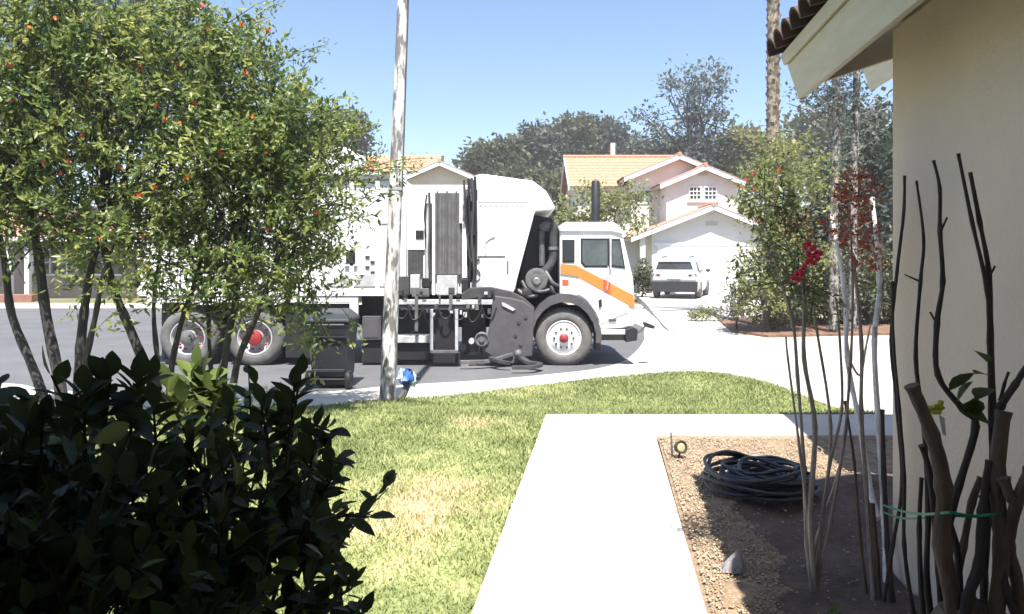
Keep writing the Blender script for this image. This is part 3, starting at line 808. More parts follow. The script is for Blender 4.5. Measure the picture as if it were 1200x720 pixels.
# roof lip, bumper, steps
side([(654, 266), (662, 260.5), (719, 260.5), (730, 270), (731, 276), (726, 274), (716, 271.5), (656, 271.5)], -.012, 2.44).build("roof_cap", M['truck_white'], cab, bevel=.02)
tbox(704, 386.3, 735, 392, -.03, 2.4).build("bumper", M['truck_white'], truck, bevel=.012)
tbox(705, 392.2, 733, 399.5, .06, 2.3).build("bumper_valance", M['dark_steel'], truck, bevel=.01)
side([(732, 386.2), (741, 383), (747, 386), (746, 399), (733, 401)], -.06, .35).build("bumper_corner", M['black'], truck, bevel=.015)
MB().tube([T(746, 392, .1), T(752, 388, .05), T(757, 381, 0)], .018, 6).build("mirror_arm", M['mid_steel'], truck)
side([(754, 379), (757, 378), (767, 382), (766, 385.5), (757, 383.5)], -.06, .14).build("convex_mirror", M['black'], truck, bevel=.01)
# wheel arch flare over the front wheel
outer_a = []; inner_a = []
for k in range(13):
    a = R(202 - k * 17.6)
    outer_a.append((661 + 44 * math.cos(a) * (1.0 if k > 5 else .98), 397 - 53 * math.sin(a)))
    inner_a.append((661 + 37.5 * math.cos(a), 397 - 43 * math.sin(a)))
outer_a = [(u, min(v, 402)) for u, v in outer_a]; inner_a = [(u, min(v, 402)) for u, v in inner_a]
fl = MB()
for k in range(12):
    fl.prism([T(*outer_a[k], -.05), T(*outer_a[k + 1], -.05), T(*inner_a[k + 1], -.05), T(*inner_a[k], -.05)], (0, .42, 0))
fl.build("wheel_arch", M['slate_steel'], truck, bevel=0)
tbox(699, 384, 705, 412, .12, .5).build("mud_flap", M['black'], truck)

# ------------------------------------------------------------------ wheelie bin, pole, blue bundle
bp = gnd(390, 452.5, ROAD + .014)
bin_ = thing("trash_bin", bp, "charcoal wheeled trash bin standing at the kerb in front of the truck", "trash bin", rz=0)
bx, by = bp.x, bp.y
def ring(w, d, z, cy=0): return [(bx - w / 2, by + cy - d / 2, z), (bx + w / 2, by + cy - d / 2, z), (bx + w / 2, by + cy + d / 2, z), (bx - w / 2, by + cy + d / 2, z)]
z0 = bp.z
vs = []
for w, d, z, cy in ((.44, .44, z0 + .02, .10), (.46, .47, z0 + .13, .10), (.50, .56, z0 + .17, .06), (.60, .70, z0 + .88, .0), (.63, .74, z0 + .93, .0), (.63, .74, z0 + .97, .0)): vs += ring(w, d, z, cy)
fs = [(i * 4 + j, i * 4 + (j + 1) % 4, i * 4 + 4 + (j + 1) % 4, i * 4 + 4 + j) for i in range(5) for j in range(4)] + [(3, 2, 1, 0), (20, 21, 22, 23)]
MB().add(vs, fs).build("body", M['bin'], bin_, bevel=.02)
vs = ring(.66, .80, z0 + .972, .01) + ring(.66, .80, z0 + 1.02, .01) + [(bx - .26, by - .24, z0 + 1.10), (bx + .26, by - .24, z0 + 1.10), (bx + .20, by + .28, z0 + 1.15), (bx - .20, by + .28, z0 + 1.15)]
MB().add(vs, [(0, 1, 5, 4), (1, 2, 6, 5), (2, 3, 7, 6), (3, 0, 4, 7), (4, 5, 9, 8), (5, 6, 10, 9), (6, 7, 11, 10), (7, 4, 8, 11), (8, 9, 10, 11), (3, 2, 1, 0)]).build("lid", M['bin'], bin_, bevel=.018)
MB().tube([(bx - .27, by - .43, z0 + .95), (bx + .27, by - .43, z0 + .95)], .018, 8).build("handle", M['bin'], bin_)
MB().span((bx - .29, by - .372, z0 + .76), (bx + .29, by - .352, z0 + .79)).build("grip_rib", M['bin'], bin_, bevel=.005)
for s_ in (-1, 1):
    MB().lathe((bx + s_ * .25, by - .21, z0 + .135), (s_, 0, 0), [(0, .06), (0, .125), (.02, .135), (.06, .135), (.08, .12), (.08, .05), (.06, .001)], 20).build("wheel", M['black'], bin_, smooth=True)
MB().tube([(bx - .26, by - .21, z0 + .135), (bx + .26, by - .21, z0 + .135)], .014, 8).build("axle", M['dark_steel'], bin_)
MB().span((bx - .24, by - .27, z0 + .24), (bx + .24, by - .225, z0 + .29)).build("axle_lip", M['bin'], bin_, bevel=.01)

pb = gnd(454, 472, PAVE)
pole = thing("utility_pole", pb, "tall pale mottled pole leaning slightly at the lawn edge", "pole")
lean = Vector((.0385, 0, 1))
MB().tube([pb + lean * t for t in (-.3, 0, 1.5, 3, 5, 7, 8.4)], [.112, .104, .094, .083, .068, .060, .052], 20).build("shaft", M['pole'], pole, smooth=True)
MB().tube([pb + lean * t + Vector((.104 - .0065 * t, -.02, 0)) for t in (2.6, 4, 5.6, 7, 8.2)], .010, 6).build("cable", M['dark_steel'], pole)
MB().lathe(pb + lean * 8.4, lean, [(0, .06), (.03, .06), (.06, .03), (.06, .001)], 14).build("cap", M['light_steel'], pole)
for t in (2.7, 5.2):
    MB().lathe(pb + lean * t, lean, [(-.02, .101 - .0055 * t), (-.02, .107 - .0055 * t), (.02, .107 - .0055 * t), (.02, .101 - .0055 * t)], 18).build("strap", M['light_steel'], pole)

bb = gnd(466, 472, PAVE)
bun = thing("plastic_bundle", bb, "small blue and white plastic bundle on a slanted grey stub beside the pole", "bundle")
Yb = bb.y
MB().tube([bb, bb + Vector((.06, .0, .09)), bb + Vector((.13, .0, .22))], [.045, .05, .04], 8).build("stub", M['mid_steel'], bun, smooth=True)
MB().blob(bb + Vector((.12, -.02, .32)), (.07, .06, .105), .5, 9, 7).build("blue_bag", M['blue'], bun, smooth=True)
MB().blob(bb + Vector((.055, .03, .32)), (.055, .05, .09), .5, 9, 7).build("pale_bag", M['pale_blue'], bun, smooth=True)
MB().blob(bb + Vector((.195, .02, .28)), (.05, .04, .085), .5, 9, 7).build("pale_bag", M['pale_blue'], bun, smooth=True)
MB().blob(bb + Vector((.26, .0, .31)), (.035, .03, .025), .2).build("stopper", M['black'], bun, smooth=True)

# ------------------------------------------------------------------ garden hose, stone, garden light
hc = Vector((1.715, 5.0, 0))
hp = []
for k in range(16 * 34):
    t = k / 34
    w = 2 * math.pi * t
    lay = int(t)
    r_ = .245 + .08 * math.sin(lay * 2.4) + .012 * math.sin(w * 3 + lay)
    ox, oy = .045 * math.sin(lay * 1.7), .03 * math.cos(lay * 2.3)
    zz = .022 + .0095 * (lay + (t - lay)) + .018 * math.sin(w * 2 + lay * 1.1) * (lay > 1) + .012
    hp.append(hc + Vector((ox + r_ * 1.08 * math.cos(w), oy + r_ * math.sin(w), zz)))
hp += smooth_line([hp[-1], hc + Vector((.1, -.26, .17)), hc + Vector((-.12, -.27, .14)), hc + Vector((-.33, -.05, .1)), hc + Vector((-.30, .17, .19)), hc + Vector((-.12, .30, .20)), hc + Vector((.08, .33, .13))], 8)[1:]
hs = MB().tube(hp, .0135, 6).build("garden_hose", M['hose'], smooth=True)
tag(hs, "coiled dark navy garden hose lying on the planting bed", "hose")

st = gnd(860, 669, 0)
stm = MB()
V = [(-.075, -.03, 0), (.03, -.06, 0), (.07, .01, 0), (.02, .06, 0), (-.06, .04, 0), (-.05, -.02, .035), (.035, -.04, .05), (.055, .005, .055), (.015, .03, .09), (.03, .005, .115), (-.04, .03, .035)]
stm.add([st + Vector(p) for p in V], [(0, 1, 6, 5), (1, 2, 7, 6), (2, 3, 8, 7), (3, 4, 10, 8), (4, 0, 5, 10), (5, 6, 9), (6, 7, 9), (7, 8, 9), (8, 10, 9), (10, 5, 9), (4, 3, 2, 1, 0)])
tag(stm.build("rock", M['stone'], bevel=.008), "small pointed grey rock at the shadow edge of the bed", "rock")

lp = gnd(797, 538, 0)
gl = thing("garden_light", lp, "small garden spotlight with pale round lens at the path corner", "garden light")
MB().tube([lp + Vector((-.05, .06, 0)), lp + Vector((-.06, .06, .20))], [.010, .007], 7).build("spike", M['mid_steel'], gl)
MB().tube([lp + Vector((-.01, 0, -.02)), lp + Vector((-.005, 0, .05))], .009, 7).build("stem", M['dark_steel'], gl)
ax = Vector((.38, -.86, .25)).normalized()
hd = MB().lathe(lp + Vector((.0, .0, .095)), ax, [(-.05, .001), (-.045, .025), (-.02, .046), (.025, .054), (.027, .045), (.0, .04)], 18)
hd.build("housing", M['bark_dark'], gl, smooth=True)
MB().lathe(lp + Vector((.0, .0, .095)), ax, [(.004, .044), (.016, .036), (.020, .016), (.021, .001)], 18).build("lens", M['lens'], gl, smooth=True)

# ------------------------------------------------------------------ far houses
def roof_plane(a, b, c, d, name, mtl, parent, period=.30, amp=.03, rows=6):
    """tiled plane a-b along the eave, d-c along the ridge; rolls run up the slope, courses step down"""
    a, b, c, d = (Vector(q) for q in (a, b, c, d))
    nrm = (b - a).cross(d - a).normalized()
    if nrm.z < 0: nrm = -nrm
    L = max((b - a).length, (c - d).length); n = max(6, int(L / period * 4)); m = rows
    vs = []
    for j in range(m + 1):
        for q in (0, 1):
            if j == m and q: continue
            v = min(1, j / m)
            for i in range(n + 1):
                u = i / n
                p = (a * (1 - u) + b * u) * (1 - v) + (d * (1 - u) + c * u) * v
                vs.append(p + nrm * (amp * abs(math.sin(math.pi * u * L / period)) + (.02 if q else 0)))
    fs = []
    r_ = 2 * m + 1
    for j in range(r_ - 1):
        for i in range(n):
            fs.append((j * (n + 1) + i, j * (n + 1) + i + 1, (j + 1) * (n + 1) + i + 1, (j + 1) * (n + 1) + i))
    return MB().add(vs, fs).build(name, mtl, parent, fix=False)

def gable_block(par, x0, x1, yf, depth, zb, zeave, pitch, over, wallm, roofm, peak_x=None, tile_rows=8, fas='white_paint', front_over=.5, xl_over=None, xr_over=None):
    """block with its gable toward the viewer"""
    px = (x0 + x1) / 2 if peak_x is None else peak_x
    zp = zeave + (px - x0) * pitch
    zr = zp - (x1 - px) * pitch
    w = MB().prism([(x0, yf, zb), (x1, yf, zb), (x1, yf, zr), (px, yf, zp), (x0, yf, zeave)], (0, depth, 0)).build("wall", wallm, par)
    th = .16
    xl = x0 - (over if xl_over is None else xl_over); xr = x1 + (over if xr_over is None else xr_over)
    zl = zp - (px - xl) * pitch; zrr = zp - (xr - px) * pitch
    y0 = yf - front_over; y1 = yf + depth
    MB().prism([(xl, y0, zl + .03), (px, y0, zp + .03), (xr, y0, zrr + .03), (xr, y0, zrr + .03 + th), (px, y0, zp + .03 + th), (xl, y0, zl + .03 + th)], (0, y1 - y0, 0)).build("roof_deck", M['soffit'], par)
    MB().prism([(xl - .02, y0 - .05, zl - .06), (px, y0 - .05, zp - .05), (xr + .02, y0 - .05, zrr - .06), (xr + .02, y0 - .05, zrr + .22), (px, y0 - .05, zp + .23), (xl - .02, y0 - .05, zl + .22)], (0, .045, 0)).build("barge_board", M[fas], par)
    za = .03 + th + .01
    roof_plane((xl - .1, y0 - .08, zl + za - .03), (xl - .1, y1, zl + za - .03), (px, y1, zp + za), (px, y0 - .08, zp + za), "roof", roofm, par, rows=tile_rows)
    roof_plane((xr + .1, y0 - .08, zrr + za - .03), (xr + .1, y1, zrr + za - .03), (px, y1, zp + za), (px, y0 - .08, zp + za), "roof", roofm, par, rows=tile_rows)
    rd = MB().tube([(px, y0 - .1, zp + za + .03), (px, y1, zp + za + .03)], .10, 8).build("ridge_tiles", roofm, par, smooth=True)
    return w, zp

def window(par, x0, x1, z0_, z1_, y, nxp, nzp, glassm='glass'):
    fr = MB(); t_ = .06
    fr.span((x0, y - .05, z0_), (x0 + t_, y + .02, z1_)); fr.span((x1 - t_, y - .05, z0_), (x1, y + .02, z1_))
    fr.span((x0 + t_, y - .05, z0_), (x1 - t_, y + .02, z0_ + t_)); fr.span((x0 + t_, y - .05, z1_ - t_), (x1 - t_, y + .02, z1_))
    w = fr.build("window", M['white_paint'], par)
    for i in range(nxp):
        for j in range(nzp):
            a = x0 + t_ + (x1 - x0 - 2 * t_) * i / nxp; b = x0 + t_ + (x1 - x0 - 2 * t_) * (i + 1) / nxp
            c = z0_ + t_ + (z1_ - z0_ - 2 * t_) * j / nzp; d = z0_ + t_ + (z1_ - z0_ - 2 * t_) * (j + 1) / nzp
            MB().span((a + .022, y - .012, c + .022), (b - .022, y - .006, d - .022)).build("pane", M[glassm], w)
    mu = MB()
    for i in range(1, nxp):
        a = x0 + t_ + (x1 - x0 - 2 * t_) * i / nxp; mu.span((a - .02, y - .035, z0_ + t_), (a + .02, y - .01, z1_ - t_))
    for j in range(1, nzp):
        c = z0_ + t_ + (z1_ - z0_ - 2 * t_) * j / nzp; mu.span((x0 + t_, y - .033, c - .02), (x1 - t_, y - .011, c + .02))
    if mu.v: mu.build("muntin", M['white_paint'], w)
    return w

GZ = 0.0
A = lambda u, v, Y: at(u, v, Y)
hA = thing("terracotta_roof_house", (8.5, 36, GZ), "white two storey house with terracotta tile roofs and a garage behind the truck cab", "house")
# garage wing
yg = 34.5
gx0, gx1 = A(764, 0, yg).x, A(894, 0, yg).x
pk = A(833, 240, yg - .5)
ge = .39
zp_g = pk.z - .2
px_g = A(833, 0, yg).x
gable_block(hA, gx0, gx1, yg, 6.0, GZ - .4, zp_g - (px_g - gx0) * ge, ge, .5, M['white_wall'], M['terracotta2'], peak_x=px_g, front_over=.45, xl_over=1.05)
dx0, dx1 = A(770, 0, yg).x, A(890, 0, yg).x
dz1 = A(0, 288, yg).z
MB().span((dx0 - .12, yg - .06, dz1), (dx1 + .12, yg - .002, dz1 + .14)).build("door_lintel", M['white_paint'], hA)
gd = MB().span((dx0, yg - .03, GZ - .1), (dx1, yg - .004, dz1)).build("garage_door", M['door_panel'], hA)
for r_i in range(4):
    for c_i in range(8):
        w_ = (dx1 - dx0) / 8; h_ = (dz1 - GZ) / 4
        MB().span((dx0 + c_i * w_ + .08, yg - .042, GZ + r_i * h_ + .09), (dx0 + (c_i + 1) * w_ - .08, yg - .031, GZ + (r_i + 1) * h_ - .09)).build("door_panel", M['door_panel'], gd, bevel=.006)
MB().span((A(834, 0, yg).x - .28, yg - .03, A(0, 262, yg).z - .1), (A(834, 0, yg).x + .28, yg - .003, A(0, 262, yg).z + .08)).build("gable_vent", M['soffit'], hA)
# entry post left of the garage, recessed entry wall
MB().span((A(752, 0, yg).x - .12, yg - .3, GZ - .4), (A(752, 0, yg).x + .12, yg - .06, A(0, 277, yg).z)).build("porch_post", M['white_wall'], hA)
MB().span((A(700, 0, 37.4).x, 37.4, GZ - .4), (gx0 + .0, 37.6, A(0, 262, 37.4).z)).build("entry_wall", M['white_wall'], hA)
# upper storey, right gable
yu = 36.6
ux0, ux1 = A(781, 0, yu).x, A(864, 0, yu).x
upx = A(824.5, 0, yu).x; uzp = A(0, 193, yu - .5).z - .2
gable_block(hA, ux0, ux1, yu, 6.5, 2.2, uzp - (upx - ux0) * .42, .42, .38, M['white_wall'], M['terracotta'], peak_x=upx, front_over=.36)
MB().span((upx - .22, yu - .03, A(0, 206, yu).z), (upx + .22, yu - .003, A(0, 200, yu).z)).build("gable_vent", M['soffit'], hA)
wz0, wz1 = A(0, 235, yu).z, A(0, 218.5, yu).z
window(hA, A(807, 0, yu).x, A(822, 0, yu).x, wz0, wz1, yu - .01, 3, 3)
window(hA, A(824.5, 0, yu).x, A(840, 0, yu).x, wz0, wz1, yu - .01, 3, 3)
MB().span((A(805, 0, yu).x, yu - .09, wz0 - .1), (A(842, 0, yu).x, yu - .003, wz0 - .005)).build("window_sill", M['white_paint'], hA)
# left gable of the upper storey
yl = 38.4
lx0, lx1 = A(740, 0, yl).x, A(850, 0, yl).x
lpx = A(794, 0, yl).x; lzp = A(0, 181, yl - .5).z - .2
gable_block(hA, lx0, lx1, yl, 6.0, -.4, lzp - (lpx - lx0) * .41, .41, .45, M['white_wall'], M['terracotta'], peak_x=lpx, front_over=.5)
window(hA, A(745, 0, yl).x, A(766, 0, yl).x, A(0, 239, yl).z, A(0, 222, yl).z, yl - .01, 2, 1, 'cabglass')
# main roof, ridge across
ry0, ry1 = 39.4, 43.0
rz0, rz1 = A(0, 219, ry0).z, A(0, 185, ry1).z
rx0, rx1 = A(661, 0, ry1).x, A(800, 0, ry1).x
mr_ = roof_plane((rx0, ry0, rz0), (rx1, ry0, rz0), (rx1, ry1, rz1), (rx0, ry1, rz1), "roof", M['terracotta'], hA, rows=10)
roof_plane((rx0, ry1 + 3.6, rz0), (rx1, ry1 + 3.6, rz0), (rx1, ry1, rz1), (rx0, ry1, rz1), "roof", M['terracotta'], hA, rows=10)
MB().tube([(rx0 - .05, ry1, rz1 + .05), (rx1, ry1, rz1 + .05)], .12, 8).build("ridge_tiles", M['terracotta'], hA, smooth=True)
MB().prism([(rx0 + .35, ry0 + .5, -.4), (rx0 + .35, ry1 + 3.1, -.4), (rx0 + .35, ry1 + 3.1, rz0 + .12), (rx0 + .35, ry1, rz1 - .25), (rx0 + .35, ry0 + .5, rz0 + .12)], (rx1 - rx0 - .4, 0, 0)).build("wall", M['white_wall'], hA)
MB().prism([(rx0 - .03, ry0, rz0 - .2), (rx0 - .03, ry1, rz1 - .2), (rx0 - .03, ry1 + 3.6, rz0 - .2), (rx0 - .03, ry1 + 3.6, rz0 + .03), (rx0 - .03, ry1, rz1 + .03), (rx0 - .03, ry0, rz0 + .03)], (.06, 0, 0)).build("barge_board", M['white_paint'], hA)
cx_ = A(718, 0, 43.4).x
chm = MB().span((cx_ - .13, 43.3, rz1 - .6), (cx_ + .13, 43.6, A(0, 168, 43.4).z)).build("chimney", M['cream_wall'], hA)

# house behind the truck: cream gable
hB = thing("cream_gable_house", (-4, 42, -.1), "cream house whose gable peeks over the garbage truck body", "house")
yb_ = 42.0
bpx = A(516, 0, yb_).x; bzp = A(0, 189, yb_ - .5).z - .2
gable_block(hB, bpx - 4.4, bpx + 4.4, yb_, 9, -.5, bzp - 4.4 * .43, .43, .45, M['cream_wall'], M['terracotta2'], peak_x=bpx)
window(hB, bpx - 3.2, bpx - 1.6, 1.2, 2.5, yb_ - .01, 2, 2); window(hB, bpx + 1.4, bpx + 3.2, 1.2, 2.5, yb_ - .01, 2, 2)
zz_ = A(0, 181, 47).z
roof_plane((bpx - 9, 44.0, zz_ - 1.5), (bpx - .4, 44.0, zz_ - 1.5), (bpx - .4, 47.5, zz_), (bpx - 9, 47.5, zz_), "roof", M['terracotta2'], hB, rows=8)
roof_plane((bpx - 9, 51.0, zz_ - 1.5), (bpx - .4, 51.0, zz_ - 1.5), (bpx - .4, 47.5, zz_), (bpx - 9, 47.5, zz_), "roof", M['terracotta2'], hB, rows=8)
MB().prism([(bpx - 8.7, 44.5, -.5), (bpx - 8.7, 50.5, -.5), (bpx - 8.7, 50.5, zz_ - 1.4), (bpx - 8.7, 47.5, zz_ - .1), (bpx - 8.7, 44.5, zz_ - 1.4)], (4.3, 0, 0)).build("wall", M['cream_wall'], hB)
MB().lathe((bpx + .1, yb_ + .4, bzp + .2), (0, 0, 1), [(0, .07), (.35, .07), (.36, .1), (.42, .1), (.42, .001)], 10).build("vent_pipe", M['mid_steel'], hB)

# house at far left behind the flowering trees
hC = thing("tan_house", (-19, 33, -.3), "tan house with white porch posts and brick planter far behind the flowering trees", "house")
yc = 33.0
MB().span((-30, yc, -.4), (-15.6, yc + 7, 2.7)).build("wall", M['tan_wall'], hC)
MB().span((-15.6, yc - 2.0, -.4), (-9.6, yc + 6.5, 2.7)).build("garage_wall", M['white_wall'], hC)
roof_plane((-30.8, yc - 1.3, 2.6), (-15.5, yc - 1.3, 2.6), (-15.5, yc + 3.5, 4.3), (-30.8, yc + 3.5, 4.3), "roof", M['terracotta2'], hC, rows=8)
roof_plane((-30.8, yc + 8, 2.6), (-15.5, yc + 8, 2.6), (-15.5, yc + 3.5, 4.3), (-30.8, yc + 3.5, 4.3), "roof", M['terracotta2'], hC, rows=8)
gable_block(hC, -15.5, -9.7, yc - 2.1, 8, 2.0, 2.65, .38, .45, M['white_wall'], M['terracotta2'])
MB().span((-30.8, yc - 1.32, 2.42), (-15.9, yc - 1.27, 2.6)).build("fascia_board", M['white_paint'], hC)
for u in (12, 33, -60):
    x_ = A(u, 0, yc - 1).x
    MB().span((x_ - .1, yc - 1.1, -.4), (x_ + .1, yc - .9, 2.55)).build("porch_post", M['white_paint'], hC)
window(hC, -21.8, -20.2, .9, 2.1, yc - .01, 2, 2); window(hC, -19.2, -17.6, .9, 2.1, yc - .01, 2, 2)
MB().span((-22.6, yc - 1.9, -.4), (-20.6, yc - 1.4, .12)).build("brick_planter", M['brick_red'], hC, bevel=.02)
g2 = MB().span((-15.0, yc - 2.05, -.4), (-10.2, yc - 2.004, 1.9)).build("garage_door", M['door_panel'], hC)
for r_i in range(4):
    MB().span((-14.9, yc - 2.07, -.33 + r_i * .56), (-10.3, yc - 2.052, .16 + r_i * .56)).build("door_panel", M['door_panel'], g2, bevel=.006)

# ------------------------------------------------------------------ parked SUV
sp = Vector((A(790, 0, 29.6).x, 29.6, PAVE + .012 + .21))
suv = thing("parked_suv", sp, "silver white SUV parked on the driveway before the garage door", "car")
hd_ = R(-21)                                     # nose points away and to the right
RS = Matrix.Rotation(hd_, 4, 'Z'); 
def S(x, y, z): return sp + (RS @ Vector((x, y, z)))
def loft(secs, name, m_, par, smooth=True):
    vs = []; n = len(secs[0])
    for s_ in secs: vs += [S(*p) for p in s_]
    fs = [(i * n + j, i * n + (j + 1) % n, (i + 1) * n + (j + 1) % n, (i + 1) * n + j) for i in range(len(secs) - 1) for j in range(n)]
    fs += [tuple(range(n)), tuple(len(vs) - n + j for j in range(n))]
    return MB().add(vs, fs).build(name, M[m_], par, smooth=smooth)
def sec(y, w, zlo, zb): return [(-w * .93, y, zlo), (w * .93, y, zlo), (w, y, zlo + .15), (w * 1.0, y, (zlo + zb) * .5), (w * .97, y, zb - .06), (w * .9, y, zb), (-w * .9, y, zb), (-w * .97, y, zb - .06), (-w, y, (zlo + zb) * .5), (-w, y, zlo + .15)]
body_s = loft([sec(.0, .86, .42, 1.0), sec(.10, .93, .30, 1.06), sec(.5, .96, .26, 1.08), (sec(2.2, .96, .26, 1.05)), sec(3.6, .95, .26, 1.03), sec(4.3, .90, .28, .93), sec(4.62, .78, .36, .78)], "body", 'suv', suv)
def sec2(y, wb, wt, zb, zt): return [(-wb, y, zb), (wb, y, zb), (wt + .03, y, zt - .08), (wt - .08, y, zt), (-wt + .08, y, zt), (-wt - .03, y, zt - .08)]
loft([sec2(.03, .90, .84, .96, 1.12), sec2(.10, .915, .79, .96, 1.40), sec2(.22, .915, .74, .96, 1.60), sec2(.6, .915, .72, .96, 1.68), sec2(1.8, .915, .72, .96, 1.70), sec2(2.6, .90, .70, .96, 1.62), sec2(3.1, .88, .66, .98, 1.35), sec2(3.6, .84, .6, .98, 1.04)], "cabin", 'suv', suv)
def quad(pts, nm, m_, par, th=.012):
    p = [S(*q) for q in pts]; nn = (p[1] - p[0]).cross(p[2] - p[0]).normalized() * th
    return MB().prism(p, nn).build(nm, M[m_], par)
quad([(-.74, .045, 1.22), (.74, .045, 1.22), (.66, .13, 1.50), (-.66, .13, 1.50)], "rear_window", 'glass', suv, .02)
quad([(-.62, .06, 1.50), (.62, .06, 1.50), (.62, .3, 1.63), (-.62, .3, 1.63)], "spoiler", 'suv', suv, .03)
for s_ in (-1, 1):
    q = [(s_ * .88, .015, .93), (s_ * .58, -.02, .93), (s_ * .58, -.02, 1.0), (s_ * .86, .03, 1.02)]
    quad(q if s_ > 0 else q[::-1], "tail_light", 'tail', suv, .03)
    quad([(s_ * .905, .75, 1.12), (s_ * .905, 1.75, 1.12), (s_ * .785, 1.70, 1.55), (s_ * .785, .80, 1.52)], "side_window", 'glass', suv, .01 * s_)
    quad([(s_ * .905, 1.82, 1.12), (s_ * .905, 2.85, 1.12), (s_ * .785, 2.4, 1.52), (s_ * .785, 1.80, 1.55)], "side_window", 'glass', suv, .01 * s_)
    MB().blob(S(s_ * 1.06, 2.75, 1.13), (.10, .08, .08), .05).build("mirror", M['suv_dark'], suv, smooth=True)
    MB().tube([S(s_ * .56, .5, 1.70), S(s_ * .58, 1.5, 1.73), S(s_ * .56, 2.3, 1.69)], .02, 6).build("roof_rail", M['dark_steel'], suv)
    for y_ in (.92, 3.72):
        ax_ = (RS @ Vector((s_, 0, 0)))
        w_ = MB().lathe(S(s_ * .74, y_, .36), ax_, [(0, .2), (0, .33), (.03, .36), (.2, .36), (.235, .33), (.235, .24)], 24).build("wheel", M['rubber'], suv, smooth=True)
        MB().lathe(S(s_ * .74, y_, .36), ax_, [(.22, .25), (.225, .22), (.20, .1), (.215, .06), (.22, .001)], 18).build("rim", M['mid_steel'], w_, smooth=True)
quad([(-.93, -.03, .28), (.93, -.03, .28), (.94, -.02, .70), (-.94, -.02, .70)], "rear_bumper", 'suv_dark', suv, .05)
quad([(-.89, -.025, .715), (.89, -.025, .715), (.87, -.02, .75), (-.87, -.02, .75)], "bumper_trim", 'mid_steel', suv, .03)
quad([(-.26, -.022, .80), (.26, -.022, .80), (.26, -.012, .92), (-.26, -.012, .92)], "number_plate", 'light_steel', suv, .02)

# ------------------------------------------------------------------ trees and shrubs
def limb(mb, a, b, r0, r1, wob=.08, k=6, n=6):
    a, b = Vector(a), Vector(b); L = (b - a).length
    pts = []; j = Vector((0, 0, 0))
    for i in range(k + 1):
        t = i / k
        if 0 < i < k: j = j * .6 + Vector((rnd.uniform(-1, 1), rnd.uniform(-1, 1), rnd.uniform(-.4, .4))) * wob * L * .3
        pts.append(a.lerp(b, t) + (j if 0 < i < k else Vector()))
    mb.tube(pts, [r0 + (r1 - r0) * i / k for i in range(k + 1)], n)
    return pts

def clump_leaves(lumps, count, size, clump=.30, per=26, shell=.55, aspect=.5, flat=.8):
    """leaf clumps spread through ellipsoid lumps; returns leaf arrays and clump centres"""
    vol = np.array([l[3] * l[4] * l[5] for l in lumps]) ** .75; vol = vol / vol.sum()
    nc = max(4, count // per)
    idx = rng.choice(len(lumps), nc, p=vol)
    Lp = np.array(lumps)[idx]
    d = unit(rng.normal(0, 1, (nc, 3))); rad = (shell + (1 - shell) * rng.random(nc)) ** .8 * rng.uniform(.75, 1.12, nc)
    C = Lp[:, :3] + d * rad[:, None] * Lp[:, 3:6]
    cs = clump * rng.uniform(.6, 1.35, nc); ct = rng.normal(0, .16, nc)
    k = np.repeat(np.arange(nc), per)
    P = C[k] + rng.normal(0, .5, (len(k), 3)) * cs[k][:, None] * np.array([1, 1, flat])
    D = rng.normal(0, 1, (len(k), 3)) + d[k] * .7 + np.array([0, 0, .1])
    Ls = size * rng.uniform(.65, 1.35, len(k))
    tint = np.clip(rng.normal(.45, .22, len(k)) + ct[k], 0, 1)
    return leaves(P, D, Ls, Ls * aspect, .3, tint), C

def bg_tree(name, base, lumps, count, size, lm, bark, label, group, clump=.5, trunk_r=.16, per=24, shell=.5, limbs=9, aspect=.6, cat="tree"):
    base = Vector(base)
    t = thing(name, base, label, cat, group)
    (V, FI, T_), C = clump_leaves(lumps, count, size, clump, per, shell, aspect)
    np_mesh("crown", V, FI, LF[lm], t, T_)
    mb = MB()
    top = Vector(lumps[0][:3])
    limb(mb, base - Vector((0, 0, .2)), top, trunk_r, trunk_r * .35, .12, 8, 8)
    for i in range(limbs):
        c = Vector(C[rnd.randrange(len(C))])
        s_ = rnd.uniform(.35, .95); st_ = base.lerp(top, s_)
        limb(mb, st_, c, trunk_r * (1 - s_ * .6) * .5, trunk_r * .08, .15, 5, 5)
    mb.build("trunk", M[bark], t, smooth=True)
    return t

def lump(u, v, Y, ru, rv, ry=None):
    p = at(u, v, Y); s_ = Y / F
    return (p.x, p.y, p.z, ru * s_, (ry if ry is not None else (ru + rv) / 2 * s_), rv * s_)

